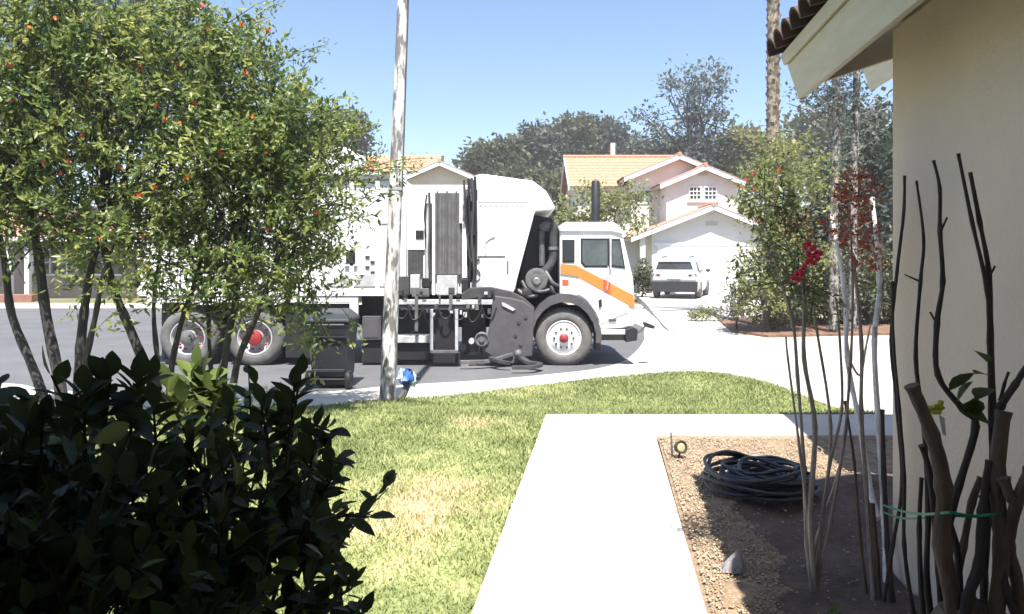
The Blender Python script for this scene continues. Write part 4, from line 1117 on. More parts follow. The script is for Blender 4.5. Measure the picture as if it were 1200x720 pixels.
# wooded rise behind the houses
rise = [((562, 215), [(570, 196, 30, 26), (590, 190, 25, 24)], 'olive', 'olive tree at the left end of the wooded rise beyond the truck', 66),
        ((628, 215), [(632, 178, 34, 34), (612, 195, 30, 26)], 'evergreen', 'dark grey green tree on the rise above the white hopper', 70),
        ((668, 205), [(668, 165, 32, 28), (650, 180, 26, 26)], 'olive', 'round olive tree on the rise left of the terracotta roof', 74),
        ((705, 205), [(706, 160, 30, 26), (722, 176, 24, 24)], 'evergreen', 'dark round tree on the rise behind the chimney', 78),
        ((742, 205), [(742, 186, 26, 22), (764, 190, 26, 22)], 'evergreen', 'low dark tree on the rise just right of the chimney', 76),
        ((600, 235), [(602, 222, 34, 22), (640, 228, 30, 22)], 'olive', 'broad grey olive shrub below the rise behind the hopper', 58),
        ((690, 250), [(672, 232, 24, 26), (650, 255, 24, 26)], 'olive', 'olive shrub below the orange roof beside the hopper tip', 50),
        ((410, 190), [(405, 160, 30, 26), (380, 180, 30, 30)], 'evergreen', 'dark tree far beyond the truck body left of the pole', 64),
        ((860, 200), [(872, 178, 34, 26), (900, 190, 30, 30)], 'yellowgreen', 'yellow green tree behind the right end of the terracotta house', 60),
        ((960, 220), [(950, 180, 50, 50), (1000, 170, 50, 60)], 'olive', 'broad olive tree far beyond the palm trunk', 64),
        ((800, 210), [(795, 190, 40, 22), (835, 192, 30, 20)], 'evergreen', 'dark low tree directly behind the twin gables', 62)]
for (bu, bv_), ls, lm, lab, Yt in rise:
    b0 = at(bu, bv_, Yt); zt = terrain_z(b0.x, b0.y)
    bg_tree("hill_tree", (b0.x, b0.y, min(zt, b0.z)), [lump(u, v, Yt, ru, rv) for u, v, ru, rv in ls], 5200, .55, lm, 'bark_dark', lab, "trees on the wooded rise", clump=1.0, trunk_r=.3, shell=.3)
# tall open tree behind the house
Yt = 58
bg_tree("tall_open_tree", (at(812, 0, Yt).x, Yt, terrain_z(14, Yt)), [lump(815, 120, Yt, 30, 30), lump(830, 95, Yt, 34, 28), lump(795, 100, Yt, 26, 24), lump(780, 150, Yt, 34, 28), lump(835, 145, Yt, 34, 30), lump(760, 165, Yt, 24, 22), lump(810, 178, Yt, 46, 20), lump(848, 108, Yt, 22, 14), lump(750, 130, Yt, 8, 10)],
        3000, .34, 'bluegreen', 'bark', 'tall open blue green tree rising above the terracotta house', None, clump=.8, trunk_r=.32, shell=.3, limbs=40, per=20)
# tall darker tree left, seen through the flowering trees
Yt = 15
bg_tree("tall_dark_tree", (at(150, 0, Yt).x, Yt + 17, -.2), [lump(150, 40, Yt + 17, 60, 70), lump(120, 110, Yt + 17, 60, 60), lump(60, 60, Yt + 17, 60, 60), lump(200, 140, Yt + 17, 60, 50), lump(230, 60, Yt + 17, 30, 40)], 5000, .36, 'evergreen', 'bark_dark', 'tall dark tree across the street behind the flowering trees', None, clump=.8, trunk_r=.3, shell=.3)
# small yellow green tree in front of the terracotta house, hedge block
Yt = 26
bg_tree("street_tree", (at(716, 0, Yt).x, Yt + 2, -.25), [lump(700, 235, Yt, 30, 26), lump(735, 250, Yt, 34, 30), lump(690, 265, Yt, 30, 24), lump(745, 228, Yt, 22, 18), lump(665, 250, Yt, 22, 24)], 2600, .15, 'yellowlit', 'bark', 'small loose yellow green tree behind the truck cab', None, clump=.34, trunk_r=.08, shell=.25, limbs=16)
Yt = 31
bg_tree("hedge_shrub", (at(753, 0, Yt).x, Yt, -.12), [lump(753, 318, Yt, 9, 17), lump(751, 332, Yt, 10, 14)], 1500, .13, 'olive', 'bark_dark', 'clipped olive shrub beside the parked car', None, clump=.2, trunk_r=.06, limbs=3, cat="shrub")
# trees across the drive at right
Yt = 24
bg_tree("evergreen_tree", (at(1000, 0, Yt).x, Yt, -.1), [lump(1000, 250, Yt, 60, 120), lump(1040, 200, Yt, 50, 90), lump(960, 300, Yt, 40, 80)], 9500, .24, 'evergreen', 'bark_dark', 'dense dark evergreen beyond the planting bed next to the wall', None, clump=.5, trunk_r=.16, shell=.25)
bg_tree("hedge_shrub", (at(945, 0, 20).x, 20.5, -.14), [lump(940, 345, 20, 40, 42), lump(985, 340, 20, 42, 50), lump(1030, 340, 20, 40, 50)], 7500, .14, 'olive', 'bark_dark', 'dark hedge at the back of the mulch bed across the drive', None, clump=.3, trunk_r=.05, shell=.3, cat="hedge")
bg_tree("grey_shrub", (at(868, 0, 18).x, 18.3, -.14), [lump(868, 348, 18, 22, 26), lump(882, 325, 18, 18, 22), lump(855, 365, 18, 18, 12)], 1300, .085, 'greybush', 'bark', 'sparse grey green shrub on the mulch bed before the garage', None, clump=.22, trunk_r=.03, shell=.1, limbs=16, cat="shrub")
bg_tree("grey_shrub", (at(905, 0, 17.8).x, 18.0, -.14), [lump(902, 370, 17.8, 22, 12), lump(925, 365, 17.8, 18, 16)], 1100, .09, 'olive', 'bark', 'low olive shrub at the front of the mulch bed', None, clump=.22, trunk_r=.02, shell=.1, limbs=6, cat="shrub")
bg_tree("grey_shrub", (at(828, 0, 21).x, 21.2, -.2), [lump(830, 366, 21, 20, 7), lump(812, 371, 21, 12, 4)], 500, .08, 'yellowgreen', 'bark', 'thin yellowish groundcover spilling onto the drive edge', None, clump=.2, trunk_r=.015, shell=.1, limbs=3, cat="shrub")
ft = bg_tree("flowering_tree", (at(902, 0, 17.5).x, 17.5, -.14), [lump(895, 215, 17.5, 28, 40), lump(905, 270, 17.5, 32, 46), lump(888, 320, 17.5, 24, 36), lump(915, 180, 17.5, 20, 30), lump(925, 235, 17.5, 22, 46), lump(905, 350, 17.5, 26, 20), lump(945, 215, 17.5, 30, 60), lump(940, 300, 17.5, 30, 50), lump(872, 345, 17.5, 18, 30)], 6000, .10, 'yellowlit', 'bark', 'yellow green small tree with red blossoms on the mulch bed', None, clump=.26, trunk_r=.06, shell=.15, limbs=18)
# two slender trunks with climbing leaves and open tops
for u, w, lab in ((977, .12, 'slender mottled trunk beyond the drive, nearer the palm'), (998, .11, 'slender mottled trunk beyond the drive, nearer the house wall')):
    Yt = 17.6 if u == 977 else 17.9
    b0 = Vector((at(u, 0, Yt).x, Yt, -.15))
    t = thing("slender_tree", b0, lab, "tree", "slender trees across the drive")
    mb = MB(); top = at(u + 6, -60, Yt)
    pts = limb(mb, b0, top, w, w * .6, .012, 9, 10)
    for k in range(12):
        p = pts[rnd.randrange(4, len(pts))]
        limb(mb, p, p + Vector((rnd.uniform(-1.3, 1.1), rnd.uniform(-1, 1), rnd.uniform(.2, .9))), w * .25, .01, .2, 4, 5)
    mb.build("trunk", M['mottled'], t, smooth=True)
    (V, FI, T_), C = clump_leaves([lump(u, 120, Yt, 34, 36), lump(u + 4, 50, Yt, 60, 40), lump(u - 30, 110, Yt, 30, 24), lump(u, 180, Yt, 20, 40)], 1500, .10, .26, 16, .2, .55)
    np_mesh("crown", V, FI, LF['bluegreen'], t, T_)
    # leaves climbing the trunk
    n = 1500
    q = rng.random(n); P = np.array(b0)[None] + (np.array(top) - np.array(b0))[None] * q[:, None] + rng.normal(0, .11, (n, 3))
    V, FI, T_ = leaves(P, rng.normal(0, 1, (n, 3)), .07, .05, .3, rng.random(n))
    np_mesh("climbing_leaves", V, FI, LF['greybush'], t, T_)
# palm
Yt = 18.5
b0 = Vector((at(905, 0, Yt).x, Yt, -.15)); top = at(907, -190, Yt)
palm = thing("palm_tree", b0, "tall palm trunk with ringed mottled bark rising past the eave corner", "palm tree")
mb = MB(); pts = []; rad = []
for i in range(90):
    t_ = i / 89; pts.append(b0.lerp(top, t_)); rad.append((.17 - .03 * t_) * (1.09 if i % 2 else .93))
mb.tube(pts, rad, 12); mb.build("trunk", M['palm_bark'], palm, smooth=True)
# old frond bases on the trunk
sc_ = MB()
for i in range(170):
    t_ = .3 + .7 * i / 170; a = i * 2.399; p = b0.lerp(top, t_); r_ = .165 - .03 * t_
    dv = Vector((math.cos(a), math.sin(a), 0))
    sc_.box(p + dv * r_, (.05, .07, .12), Matrix.Rotation(a, 3, 'Z') @ Matrix.Rotation(R(24), 3, 'Y'))
o = sc_.build("frond_bases", M['palm_bark'], palm); o["kind"] = "stuff"
for k in range(16):
    a = k * 2.399; el_ = rnd.uniform(-.2, 1.0); mb = MB(); dv = Vector((math.cos(a), math.sin(a), 0)); L = 2.3
    sp_ = [top + dv * (L * s_ * math.cos(el_ * (1 - s_ * .6))) + Vector((0, 0, L * s_ * math.sin(el_) - 1.3 * s_ * s_)) for s_ in [i / 8 for i in range(9)]]
    mb.tube(sp_, [.03 * (1 - .8 * i / 8) for i in range(9)], 4)
    for i in range(1, 9):
        for q in range(4):
            p = sp_[i - 1].lerp(sp_[i], q / 4); tdir = (sp_[i] - sp_[i - 1]).normalized(); sd = tdir.cross(Zv).normalized()
            for s2 in (-1, 1):
                e = p + sd * s2 * .42 + tdir * .25 - Zv * .2
                mb.add([p, p + tdir * .035, e], [(0, 1, 2)])
    mb.build("frond", M['frond'] if 'frond' in M else M.setdefault('frond', mat('palm frond', (.09, .12, .035), (.13, .15, .05), 4, .5)), palm, fix=False)

# ---- flowering pomegranate trees at left
def stems_px(mb, px, Y, r0, r1, dy=0.0, n=8):
    pts = [at(u, v, Y + dy * i) for i, (u, v) in enumerate(px)]
    pts = smooth_line([Vector(p) for p in pts], 4)
    k = len(pts) - 1
    mb.tube(pts, [r0 + (r1 - r0) * i / k + .004 * math.sin(i * 2.3) for i in range(k + 1)], n)
    return pts

def twig_crown(lumps, ntw, lpt, length, lsize, shell=.25, tubes=True, upness=.5, tone=0.0, spread=.028, clumps=0, crad=.3):
    vol = np.array([l[3] * l[4] * l[5] for l in lumps]) ** .8; vol /= vol.sum()
    idx = rng.choice(len(lumps), ntw, p=vol); Lp = np.array(lumps)[idx]
    d = unit(rng.normal(0, 1, (ntw, 3))); rad = (shell + (1 - shell) * rng.random(ntw)) ** .6
    C = Lp[:, :3] + d * rad[:, None] * Lp[:, 3:6]
    ctone = np.zeros(ntw)
    if clumps:
        kk = rng.integers(0, clumps, ntw); ctone = rng.normal(0, .14, clumps)[kk]
        C = C[:clumps][kk] + rng.normal(0, .5, (ntw, 3)) * crad; d = d[:clumps][kk]
    D = unit(d * .8 + rng.normal(0, .6, (ntw, 3)) + np.array([0, 0, upness])); TL = length * rng.uniform(.5, 1.4, ntw)
    k = np.repeat(np.arange(ntw), lpt); s_ = np.tile(np.linspace(.05, 1, lpt), ntw)
    P = C[k] + D[k] * (s_ * TL[k])[:, None] + rng.normal(0, spread, (len(k), 3)); P[:, 2] -= .10 * s_ ** 2 * TL[k]
    LD = D[k] * .5 + rng.normal(0, .75, (len(k), 3))
    Ls = lsize * rng.uniform(.6, 1.35, len(k))
    ct = rng.normal(0, .14, ntw) + ctone; tint = np.clip(rng.normal(.42 + tone, .2, len(k)) + ct[k], 0, 1)
    return leaves(P, LD, Ls, Ls * .42, .35, tint), C, D, TL

def twig_tubes(mb, C, D, TL, r=.005, k=None):
    ids = range(len(C)) if k is None else rng.choice(len(C), min(k, len(C)), replace=False)
    for i in ids:
        a = Vector(C[i]); dv = Vector(D[i]) * TL[i]
        mb.tube([a - dv * .5, a, a + dv * .5, a + dv - Vector((0, 0, .1 * TL[i]))], [r * 1.6, r * 1.2, r, r * .5], 3, False)

def flower_mesh():
    f = MB()
    for k in range(6):
        a = k * math.pi / 3
        f.add([(0, 0, -.012), (.020 * math.cos(a - .5), .020 * math.sin(a - .5), .018), (.030 * math.cos(a), .030 * math.sin(a), .038), (.020 * math.cos(a + .5), .020 * math.sin(a + .5), .018)], [(0, 1, 2, 3)])
    f.blob((0, 0, 0), (.013, .013, .022), .1, 6, 4)
    return f
fm = {}
for cn in ('flower_red', 'flower_orange'):
    o = flower_mesh().build("flower", M[cn], None, fix=False); fm[cn] = o.data; bpy.data.objects.remove(o)

def add_flower(par, p, cn, s=1.0):
    o = bpy.data.objects.new("flower", fm[cn]); COL.objects.link(o); o.parent = par
    o.location = Vector(p) - origin_of(par); o.rotation_euler = (rnd.uniform(-.9, 1.2), rnd.uniform(-.9, .9), rnd.uniform(0, 6)); o.scale = (s, s, s)

YA, YB = 7.5, 7.7
poms = []
for nm_, lab, stems, lumps, ntw, Yp in (
    ("A", "multi stemmed flowering tree nearest the left edge, behind the dark bush",
     [([(78, 512), (70, 450), (54, 370), (45, 300), (30, 220), (20, 120)], .062, .03), ([(66, 512), (42, 440), (14, 370), (6, 310), (-10, 230)], .05, .025), ([(92, 512), (93, 440), (97, 380), (104, 330), (120, 240), (125, 120)], .055, .025), ([(96, 512), (98, 440), (112, 370), (122, 320), (150, 240)], .035, .015)],
     [(30, 60, 85, 110), (-30, 130, 80, 110), (90, 130, 75, 100), (40, 215, 85, 75), (100, 30, 70, 80), (110, 230, 50, 60), (20, 262, 60, 34)], 1500, YA),
    ("B", "multi stemmed flowering tree hiding the rear wheels of the truck",
     [([(190, 510), (180, 455), (152, 385), (130, 328), (120, 250), (140, 150)], .055, .024), ([(198, 510), (200, 440), (212, 380), (236, 300), (240, 200)], .035, .018), ([(262, 508), (262, 430), (276, 350), (286, 270), (300, 150)], .045, .02), ([(268, 508), (277, 430), (303, 365), (330, 290), (360, 220)], .038, .015), ([(185, 505), (186, 440), (180, 360), (190, 280)], .03, .015), ([(255, 508), (246, 420), (240, 340), (205, 260)], .026, .012)],
     [(215, 120, 85, 85), (290, 150, 85, 80), (180, 200, 75, 80), (270, 235, 100, 75), (345, 215, 62, 70), (225, 285, 80, 50), (330, 290, 62, 48), (180, 55, 65, 60), (265, 60, 48, 55), (375, 265, 42, 55), (300, 322, 66, 26), (165, 290, 50, 48), (385, 190, 26, 30), (345, 150, 36, 36), (290, 345, 66, 20), (365, 360, 16, 34), (230, 330, 50, 24)], 2250, YB)):
    b0 = gnd(85 if nm_ == "A" else 225, 510, 0); b0.y = Yp
    t = thing("pomegranate_tree", (at(85 if nm_ == "A" else 225, 0, Yp).x, Yp, -.01), lab, "tree", "flowering trees on the left")
    mb = MB()
    for px, r0, r1 in stems: stems_px(mb, px, Yp, r0 * 1.1, r1 * 1.1, rnd.uniform(-.12, .12))
    lw = [lump(u, v, Yp, ru, rv, .8) for u, v, ru, rv in lumps]
    (V, FI, T_), C, D, TL = twig_crown(lw, ntw, 15, .30, .078, clumps=150 if nm_ == 'A' else 230, crad=.36, tone=.08)
    parts = [(V, FI, T_)]
    tops = [at(px[-2][0], px[-2][1], Yp) for px, _, _ in stems]
    for k in range(46):
        c = Vector(C[rnd.randrange(len(C))]); a = min(tops, key=lambda q: (q - c).length)
        limb(mb, a + Vector((0, 0, -.2)), c, .016, .005, .2, 5, 5)
    twig_tubes(mb, C, D, TL, .0035, 1300)
    if nm_ == "B":
        # loose sprays reaching right and up
        for (u0, v0, u1, v1, m_) in ((400, 205, 442, 196, 12), (430, 197, 500, 186, 20), (440, 200, 492, 198, 14), (310, 80, 385, 52, 16), (335, 110, 372, 60, 14), (345, 140, 418, 128, 16), (390, 180, 420, 150, 12), (400, 160, 440, 150, 10), (300, 20, 330, 4, 10), (305, 60, 318, 28, 10), (330, 160, 345, 95, 12), (410, 215, 452, 172, 12), (395, 240, 432, 262, 14), (360, 320, 372, 372, 14), (350, 330, 352, 385, 12), (362, 345, 384, 400, 9)):
            a, b = at(u0, v0, Yp), at(u1, v1, Yp - .1)
            mb.tube(smooth_line([a, a.lerp(b, .5) + Vector((0, 0, .03)), b], 3), [.006, .006, .005, .005, .004, .003, .002], 4)
            n = m_ * 5; s_ = rng.random(n); P = np.array(a)[None] + (np.array(b) - np.array(a))[None] * s_[:, None] + rng.normal(0, .035, (n, 3))
            parts.append(leaves(P, (np.array(b) - np.array(a))[None] * 1.0 + rng.normal(0, .35, (n, 3)), .055, .024, .3, np.clip(rng.normal(.75 if v0 > 180 and u0 > 395 and v1 < 200 else .5, .2, n), 0, 1)))
    V, FI, T_ = join(parts)
    np_mesh("crown", V, FI, LF['pom'], t, T_)
    mb.build("trunk", M['bark'], t, smooth=True, fix=False)
    poms.append(t)
fl_A = [(65, 23), (14, 77), (14, 118), (66, 145), (35, 34), (80, 190), (52, 192), (117, 281), (40, 95), (10, 35), (70, 205), (95, 160)]
fl_B = [(105, 100), (183, 125), (211, 146), (192, 142), (230, 122), (289, 87), (296, 138), (207, 78), (238, 8), (243, 35), (313, 38), (167, 80), (165, 278), (314, 270), (139, 197), (180, 222), (432, 195), (438, 199), (427, 201), (370, 250), (260, 180), (220, 210), (165, 230), (312, 180), (282, 30)]
for i, (u, v) in enumerate(fl_A): add_flower(poms[0], at(u, v, YA - .72 + rnd.uniform(-.05, .1)), 'flower_red' if i % 4 else 'flower_orange', rnd.uniform(.7, 1.05))
for i, (u, v) in enumerate(fl_B):
    dd = .72 if u < 400 else .08
    add_flower(poms[1], at(u, v, YB - dd + rnd.uniform(-.05, .1)), 'flower_orange' if (i % 3 == 0 or u > 400) else 'flower_red', rnd.uniform(.7, 1.1))

for u, v in ((876, 212), (882, 206), (870, 220), (886, 222), (912, 200), (890, 262)): add_flower(ft, at(u, v, 17.0), 'flower_red', 2.2)

# ---- dark broad leaved bush in the porch shade, lower left
bush = thing("broadleaf_bush", (-1.0, 1.8, 0), "dark broad leaved bush in shade filling the lower left corner", "bush")
def big_leaves(P, D, L, W, tint=None, curl=.12):
    n = len(P); D = unit(D); up = unit(rng.normal(0, .5, (n, 3)) + np.array([0, -.25, 1.0]))
    S_ = unit(np.cross(D, up)); N_ = unit(np.cross(S_, D)); L = np.broadcast_to(np.asarray(L, float), (n,))[:, None]; W = np.broadcast_to(np.asarray(W, float), (n,))[:, None]
    rows = []
    for f_, w_ in ((0, .0), (.18, .62), (.42, 1.0), (.68, .82), (.88, .36), (1.0, 0)):
        c = P + D * L * f_ - N_ * L * curl * f_ * f_
        if w_ == 0: rows.append(c[:, None])
        else: rows.append(np.stack([c - S_ * W * .5 * w_ + N_ * W * .14 * w_, c, c + S_ * W * .5 * w_ + N_ * W * .14 * w_], 1))
    V = np.concatenate(rows, 1)                    # 1+3*4+1 = 14
    f = [(0, 2, 1), (0, 3, 2)]
    for r_ in range(3):
        a = 1 + r_ * 3; f += [(a, a + 1, a + 4), (a, a + 4, a + 3), (a + 1, a + 2, a + 5), (a + 1, a + 5, a + 4)]
    f += [(10, 11, 13), (11, 12, 13)]
    FI = (np.arange(n)[:, None, None] * 14 + np.array(f)[None]).reshape(-1, 3)
    return V.reshape(-1, 3), FI, np.repeat(rng.random(n) if tint is None else tint, 14)
bl = [(-1.02, 1.62, .62, .62, .50, .52), (-.68, 1.55, .68, .24, .30, .40), (-1.45, 1.7, .70, .50, .50, .48), (-1.05, 1.95, .78, .42, .30, .22), (-.70, 2.0, .88, .20, .26, .24), (-1.42, 2.0, .90, .24, .26, .24), (-.60, 1.95, .72, .22, .3, .4), (-1.7, 2.0, .9, .45, .4, .32)]
bl += [(-.95, 1.3, .60, .40, .16, .34), (-.68, 1.35, .52, .14, .16, .28)]
bl = [(l[0] - .06,) + tuple(l[1:]) for l in bl]
ntw, lpt = 1150, 9
vol = np.array([l[3] * l[4] * l[5] for l in bl]) ** .8; vol /= vol.sum(); idx = rng.choice(len(bl), ntw, p=vol); Lp = np.array(bl)[idx]
d = unit(rng.normal(0, 1, (ntw, 3))); rad = (.2 + .8 * rng.random(ntw)) ** .5
C = Lp[:, :3] + d * rad[:, None] * Lp[:, 3:6]
D = unit(d * .7 + rng.normal(0, .45, (ntw, 3)) + np.array([0, 0, .9])); TL = .16 * rng.uniform(.6, 1.3, ntw)
k = np.repeat(np.arange(ntw), lpt); s_ = np.tile(np.linspace(0, 1, lpt), ntw)
P = C[k] + D[k] * (s_ * TL[k])[:, None]
LD = D[k] * .55 + rng.normal(0, .6, (len(k), 3)); Ls = rng.uniform(.045, .082, len(k))
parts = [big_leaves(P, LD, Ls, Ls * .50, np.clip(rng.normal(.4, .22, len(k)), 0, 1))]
# sprays that stand clear of the bush outline
mb = MB()
twig_tubes(mb, C, D, TL, .0035)
sprays = [((120, 530), (130, 442), 1.7, 13, .085), ((150, 530), (162, 446), 1.75, 13, .085), ((100, 540), (98, 460), 1.65, 12, .08), ((335, 550), (345, 455), 1.7, 14, .066), ((318, 550), (306, 475), 1.7, 12, .066), ((20, 560), (35, 490), 1.7, 12, .08), ((185, 560), (180, 480), 1.7, 10, .08), ((360, 580), (372, 500), 1.6, 12, .06), ((368, 600), (390, 560), 1.5, 9, .055), ((355, 700), (382, 650), 1.35, 9, .05), ((205, 540), (195, 455), 2.9, 16, .11), ((225, 540), (215, 475), 2.85, 14, .11), ((250, 540), (255, 450), 2.95, 16, .11), ((285, 540), (290, 480), 2.9, 8, .075), ((240, 540), (232, 432), 3.0, 16, .11), ((270, 540), (275, 492), 2.9, 8, .075), ((372, 612), (432, 606), 1.35, 5, .055), ((372, 655), (398, 664), 1.4, 4, .05), ((340, 520), (352, 440), 1.75, 8, .06), ((300, 520), (318, 470), 1.8, 6, .06), ((95, 520), (60, 440), 1.7, 6, .075), ((110, 520), (118, 445), 1.75, 7, .075), ((160, 500), (176, 442), 1.8, 6, .07), ((200, 520), (225, 445), 2.95, 16, .11), ((235, 520), (240, 440), 2.95, 16, .11), ((270, 510), (262, 460), 2.95, 9, .08), ((20, 560), (10, 482), 2.9, 8, .08), ((60, 560), (48, 492), 2.85, 7, .075), ((380, 720), (412, 690), 1.3, 4, .04), ((355, 560), (392, 540), 1.5, 5, .06), ((350, 500), (386, 505), 1.6, 5, .06), ((310, 500), (330, 478), 2.9, 8, .07)]
for (a_, b_, Y_, n, ls) in sprays:
    a, b = at(*a_, Y_ + .05), at(*b_, Y_)
    mb.tube(smooth_line([a, a.lerp(b, .5) + Vector((.0, .0, .008)), b], 3), [.005, .005, .004, .004, .003, .003, .002], 5)
    if Y_ > 2.3: limb(mb, (a.x + .05, a.y - .25, -.02), a, .007, .005, .08, 5, 5)
    s_ = np.linspace(.25, 1, n); P = np.array(a)[None] + (np.array(b) - np.array(a))[None] * s_[:, None]
    ax_ = unit((np.array(b) - np.array(a))[None]); alt = np.where(np.arange(n) % 2, 1, -1)[:, None]; side_v = unit(np.cross(ax_, np.array([[0, 1, 0.]])))
    LD = ax_ * .8 + side_v * alt * .8 + rng.normal(0, .2, (n, 3)); LD[-1] = ax_[0]
    parts.append(big_leaves(P, LD, ls * rng.uniform(.85, 1.1, n), ls * .5, np.clip(rng.normal(.85 if Y_ > 2.3 else .35, .12, n), 0, 1)))  # far sprays tinted paler, sunlight put into their leaf colour
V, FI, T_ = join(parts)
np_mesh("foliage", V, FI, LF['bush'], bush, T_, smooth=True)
for k in range(26):
    c = Vector(C[rnd.randrange(len(C))]); limb(mb, (-1.1 + rnd.uniform(-.4, .4), 1.8 + rnd.uniform(-.2, .2), -.02), c, .012, .004, .12, 6, 6)
mb.build("stems", M['bark_dark'], bush, smooth=True, fix=False)

# ---- nandina clump by the wall
def pstem(mb, pts, r0, r1, n=7, knots=True):
    pts = [Vector(p) + (Vector((rnd.uniform(-1, 1), rnd.uniform(-1, 1), 0)) * .007 if 0 < i < len(pts) - 1 else Vector()) for i, p in enumerate(pts)]
    pts = smooth_line([Vector(p) for p in pts], 5); k = len(pts) - 1
    mb.tube(pts, [(r0 + (r1 - r0) * i / k) * (1 + (.22 if knots and i % 5 == 0 else 0) + rnd.uniform(-.09, .09)) for i in range(k + 1)], n)
    return pts
def px_line(px, Y0, Y1): return [at(u, v, Y0 + (Y1 - Y0) * i / (len(px) - 1)) for i, (u, v) in enumerate(px)]

Yn = 3.53
nan = thing("nandina_shrub", (at(955, 0, Yn).x, Yn, -.01), "tall thin stemmed shrub with crimson berries beside the hose", "shrub")
for px, Y1, r in (([(952, 692), (946, 640), (943, 540), (936, 440), (928, 380), (915, 330)], 3.55, .011), ([(955, 692), (950, 600), (955, 500), (944, 420), (942, 350), (938, 320)], 3.45, .014), ([(957, 692), (962, 620), (974, 540), (985, 480), (985, 400), (980, 350)], 3.5, .009),
                  ([(950, 690), (958, 630), (980, 560), (992, 500), (994, 430)], 3.7, .008), ([(954, 690), (950, 630), (935, 520), (925, 420), (921, 395)], 3.5, .008), ([(956, 690), (966, 600), (975, 500), (958, 380), (950, 330)], 3.6, .010), ([(958, 690), (972, 610), (990, 520), (998, 420), (1000, 330), (995, 240)], 3.65, .009)):
    mb = MB(); pstem(mb, px_line(px, Yn, Y1), r, r * .55); mb.build("stem", M['bark_grey'], nan, smooth=True, fix=False)
def LU(u, v, Y, ru, rv, ry): return lump(u, v, Y, ru, rv, ry)
(V, FI, T_), C, D, TL = twig_crown([LU(895, 235, 3.45, 28, 45, .18), LU(905, 290, 3.5, 32, 42, .2), LU(885, 330, 3.5, 20, 34, .15), LU(940, 330, 3.5, 22, 40, .18)], 90, 9, .11, .036, .1, spread=.016)
mb = MB(); twig_tubes(mb, C, D, TL, .002); mb.build("twigs", M['bark_dark'], nan, fix=False)
np_mesh("foliage", V, FI, LF['nandina'], nan, T_)
(V, FI, T_), C, D, TL = twig_crown([LU(1000, 255, 3.6, 22, 50, .14), LU(945, 270, 3.45, 28, 10, .06), LU(1008, 215, 3.6, 18, 18, .1), LU(1012, 300, 3.6, 14, 30, .1)], 120, 9, .07, .026, .1, tone=.1, spread=.012)
np_mesh("red_foliage", V, FI, LF['redleaf'], nan, T_)
for (u, v) in ((930, 326), (934, 321), (938, 318), (942, 313), (945, 307), (949, 304), (947, 298), (953, 300), (957, 296), (962, 297), (950, 292), (944, 290), (955, 290), (948, 286), (940, 322), (935, 328), (952, 308), (959, 303)):
    MB().blob(at(u + rnd.uniform(-1, 1), v, 3.38 + rnd.uniform(-.03, .03)), .014, .06, 8, 6).build("berry", M['berry'], nan, smooth=True)
mb = MB(); pstem(mb, px_line([(942, 345), (944, 312), (952, 292), (946, 278)], 3.4, 3.4), .004, .002); mb.build("berry_stalk", M['bark_tan'], nan, fix=False)

# ---- pale dead stems between nandina and wall
ds = thing("pale_stem_shrub", (at(1030, 0, 3.5).x, 3.42, -.01), "bare shrub with pale peeling stems at the corner of the wall", "shrub")
for px, Y0, Y1, r, m_ in (([(1028, 608), (1018, 560), (1008, 500), (994, 420), (988, 340), (974, 252)], 3.7, 4.65, .017, 'bark_pale'), ([(1040, 705), (1034, 600), (1030, 500), (1026, 400), (1030, 330), (1022, 232)], 3.6, 4.6, .018, 'bark_pale'),
                          ([(1024, 705), (1020, 640), (1014, 560), (1008, 480), (1010, 400), (1000, 300)], 3.45, 3.7, .012, 'bark_grey'), ([(1046, 705), (1040, 640), (1036, 560), (1034, 480)], 3.4, 3.5, .014, 'bark_dark'), ([(1030, 706), (1026, 650), (1022, 590)], 3.45, 3.5, .017, 'bark_tan'),
                          ([(994, 420), (1006, 440), (1016, 410), (1020, 380)], 3.8, 3.8, .007, 'bark_pale'), ([(1036, 705), (1046, 640), (1056, 570), (1053, 480), (1044, 400), (1052, 320), (1058, 250), (1060, 206)], 3.35, 3.3, .009, 'bark_dark'), ([(1016, 700), (1006, 620), (1000, 540), (990, 470)], 3.5, 3.6, .008, 'bark_tan')):
    mb = MB(); pstem(mb, px_line(px, Y0, Y1), r, r * .7); mb.build("stem", M[m_], ds, smooth=True, fix=False)

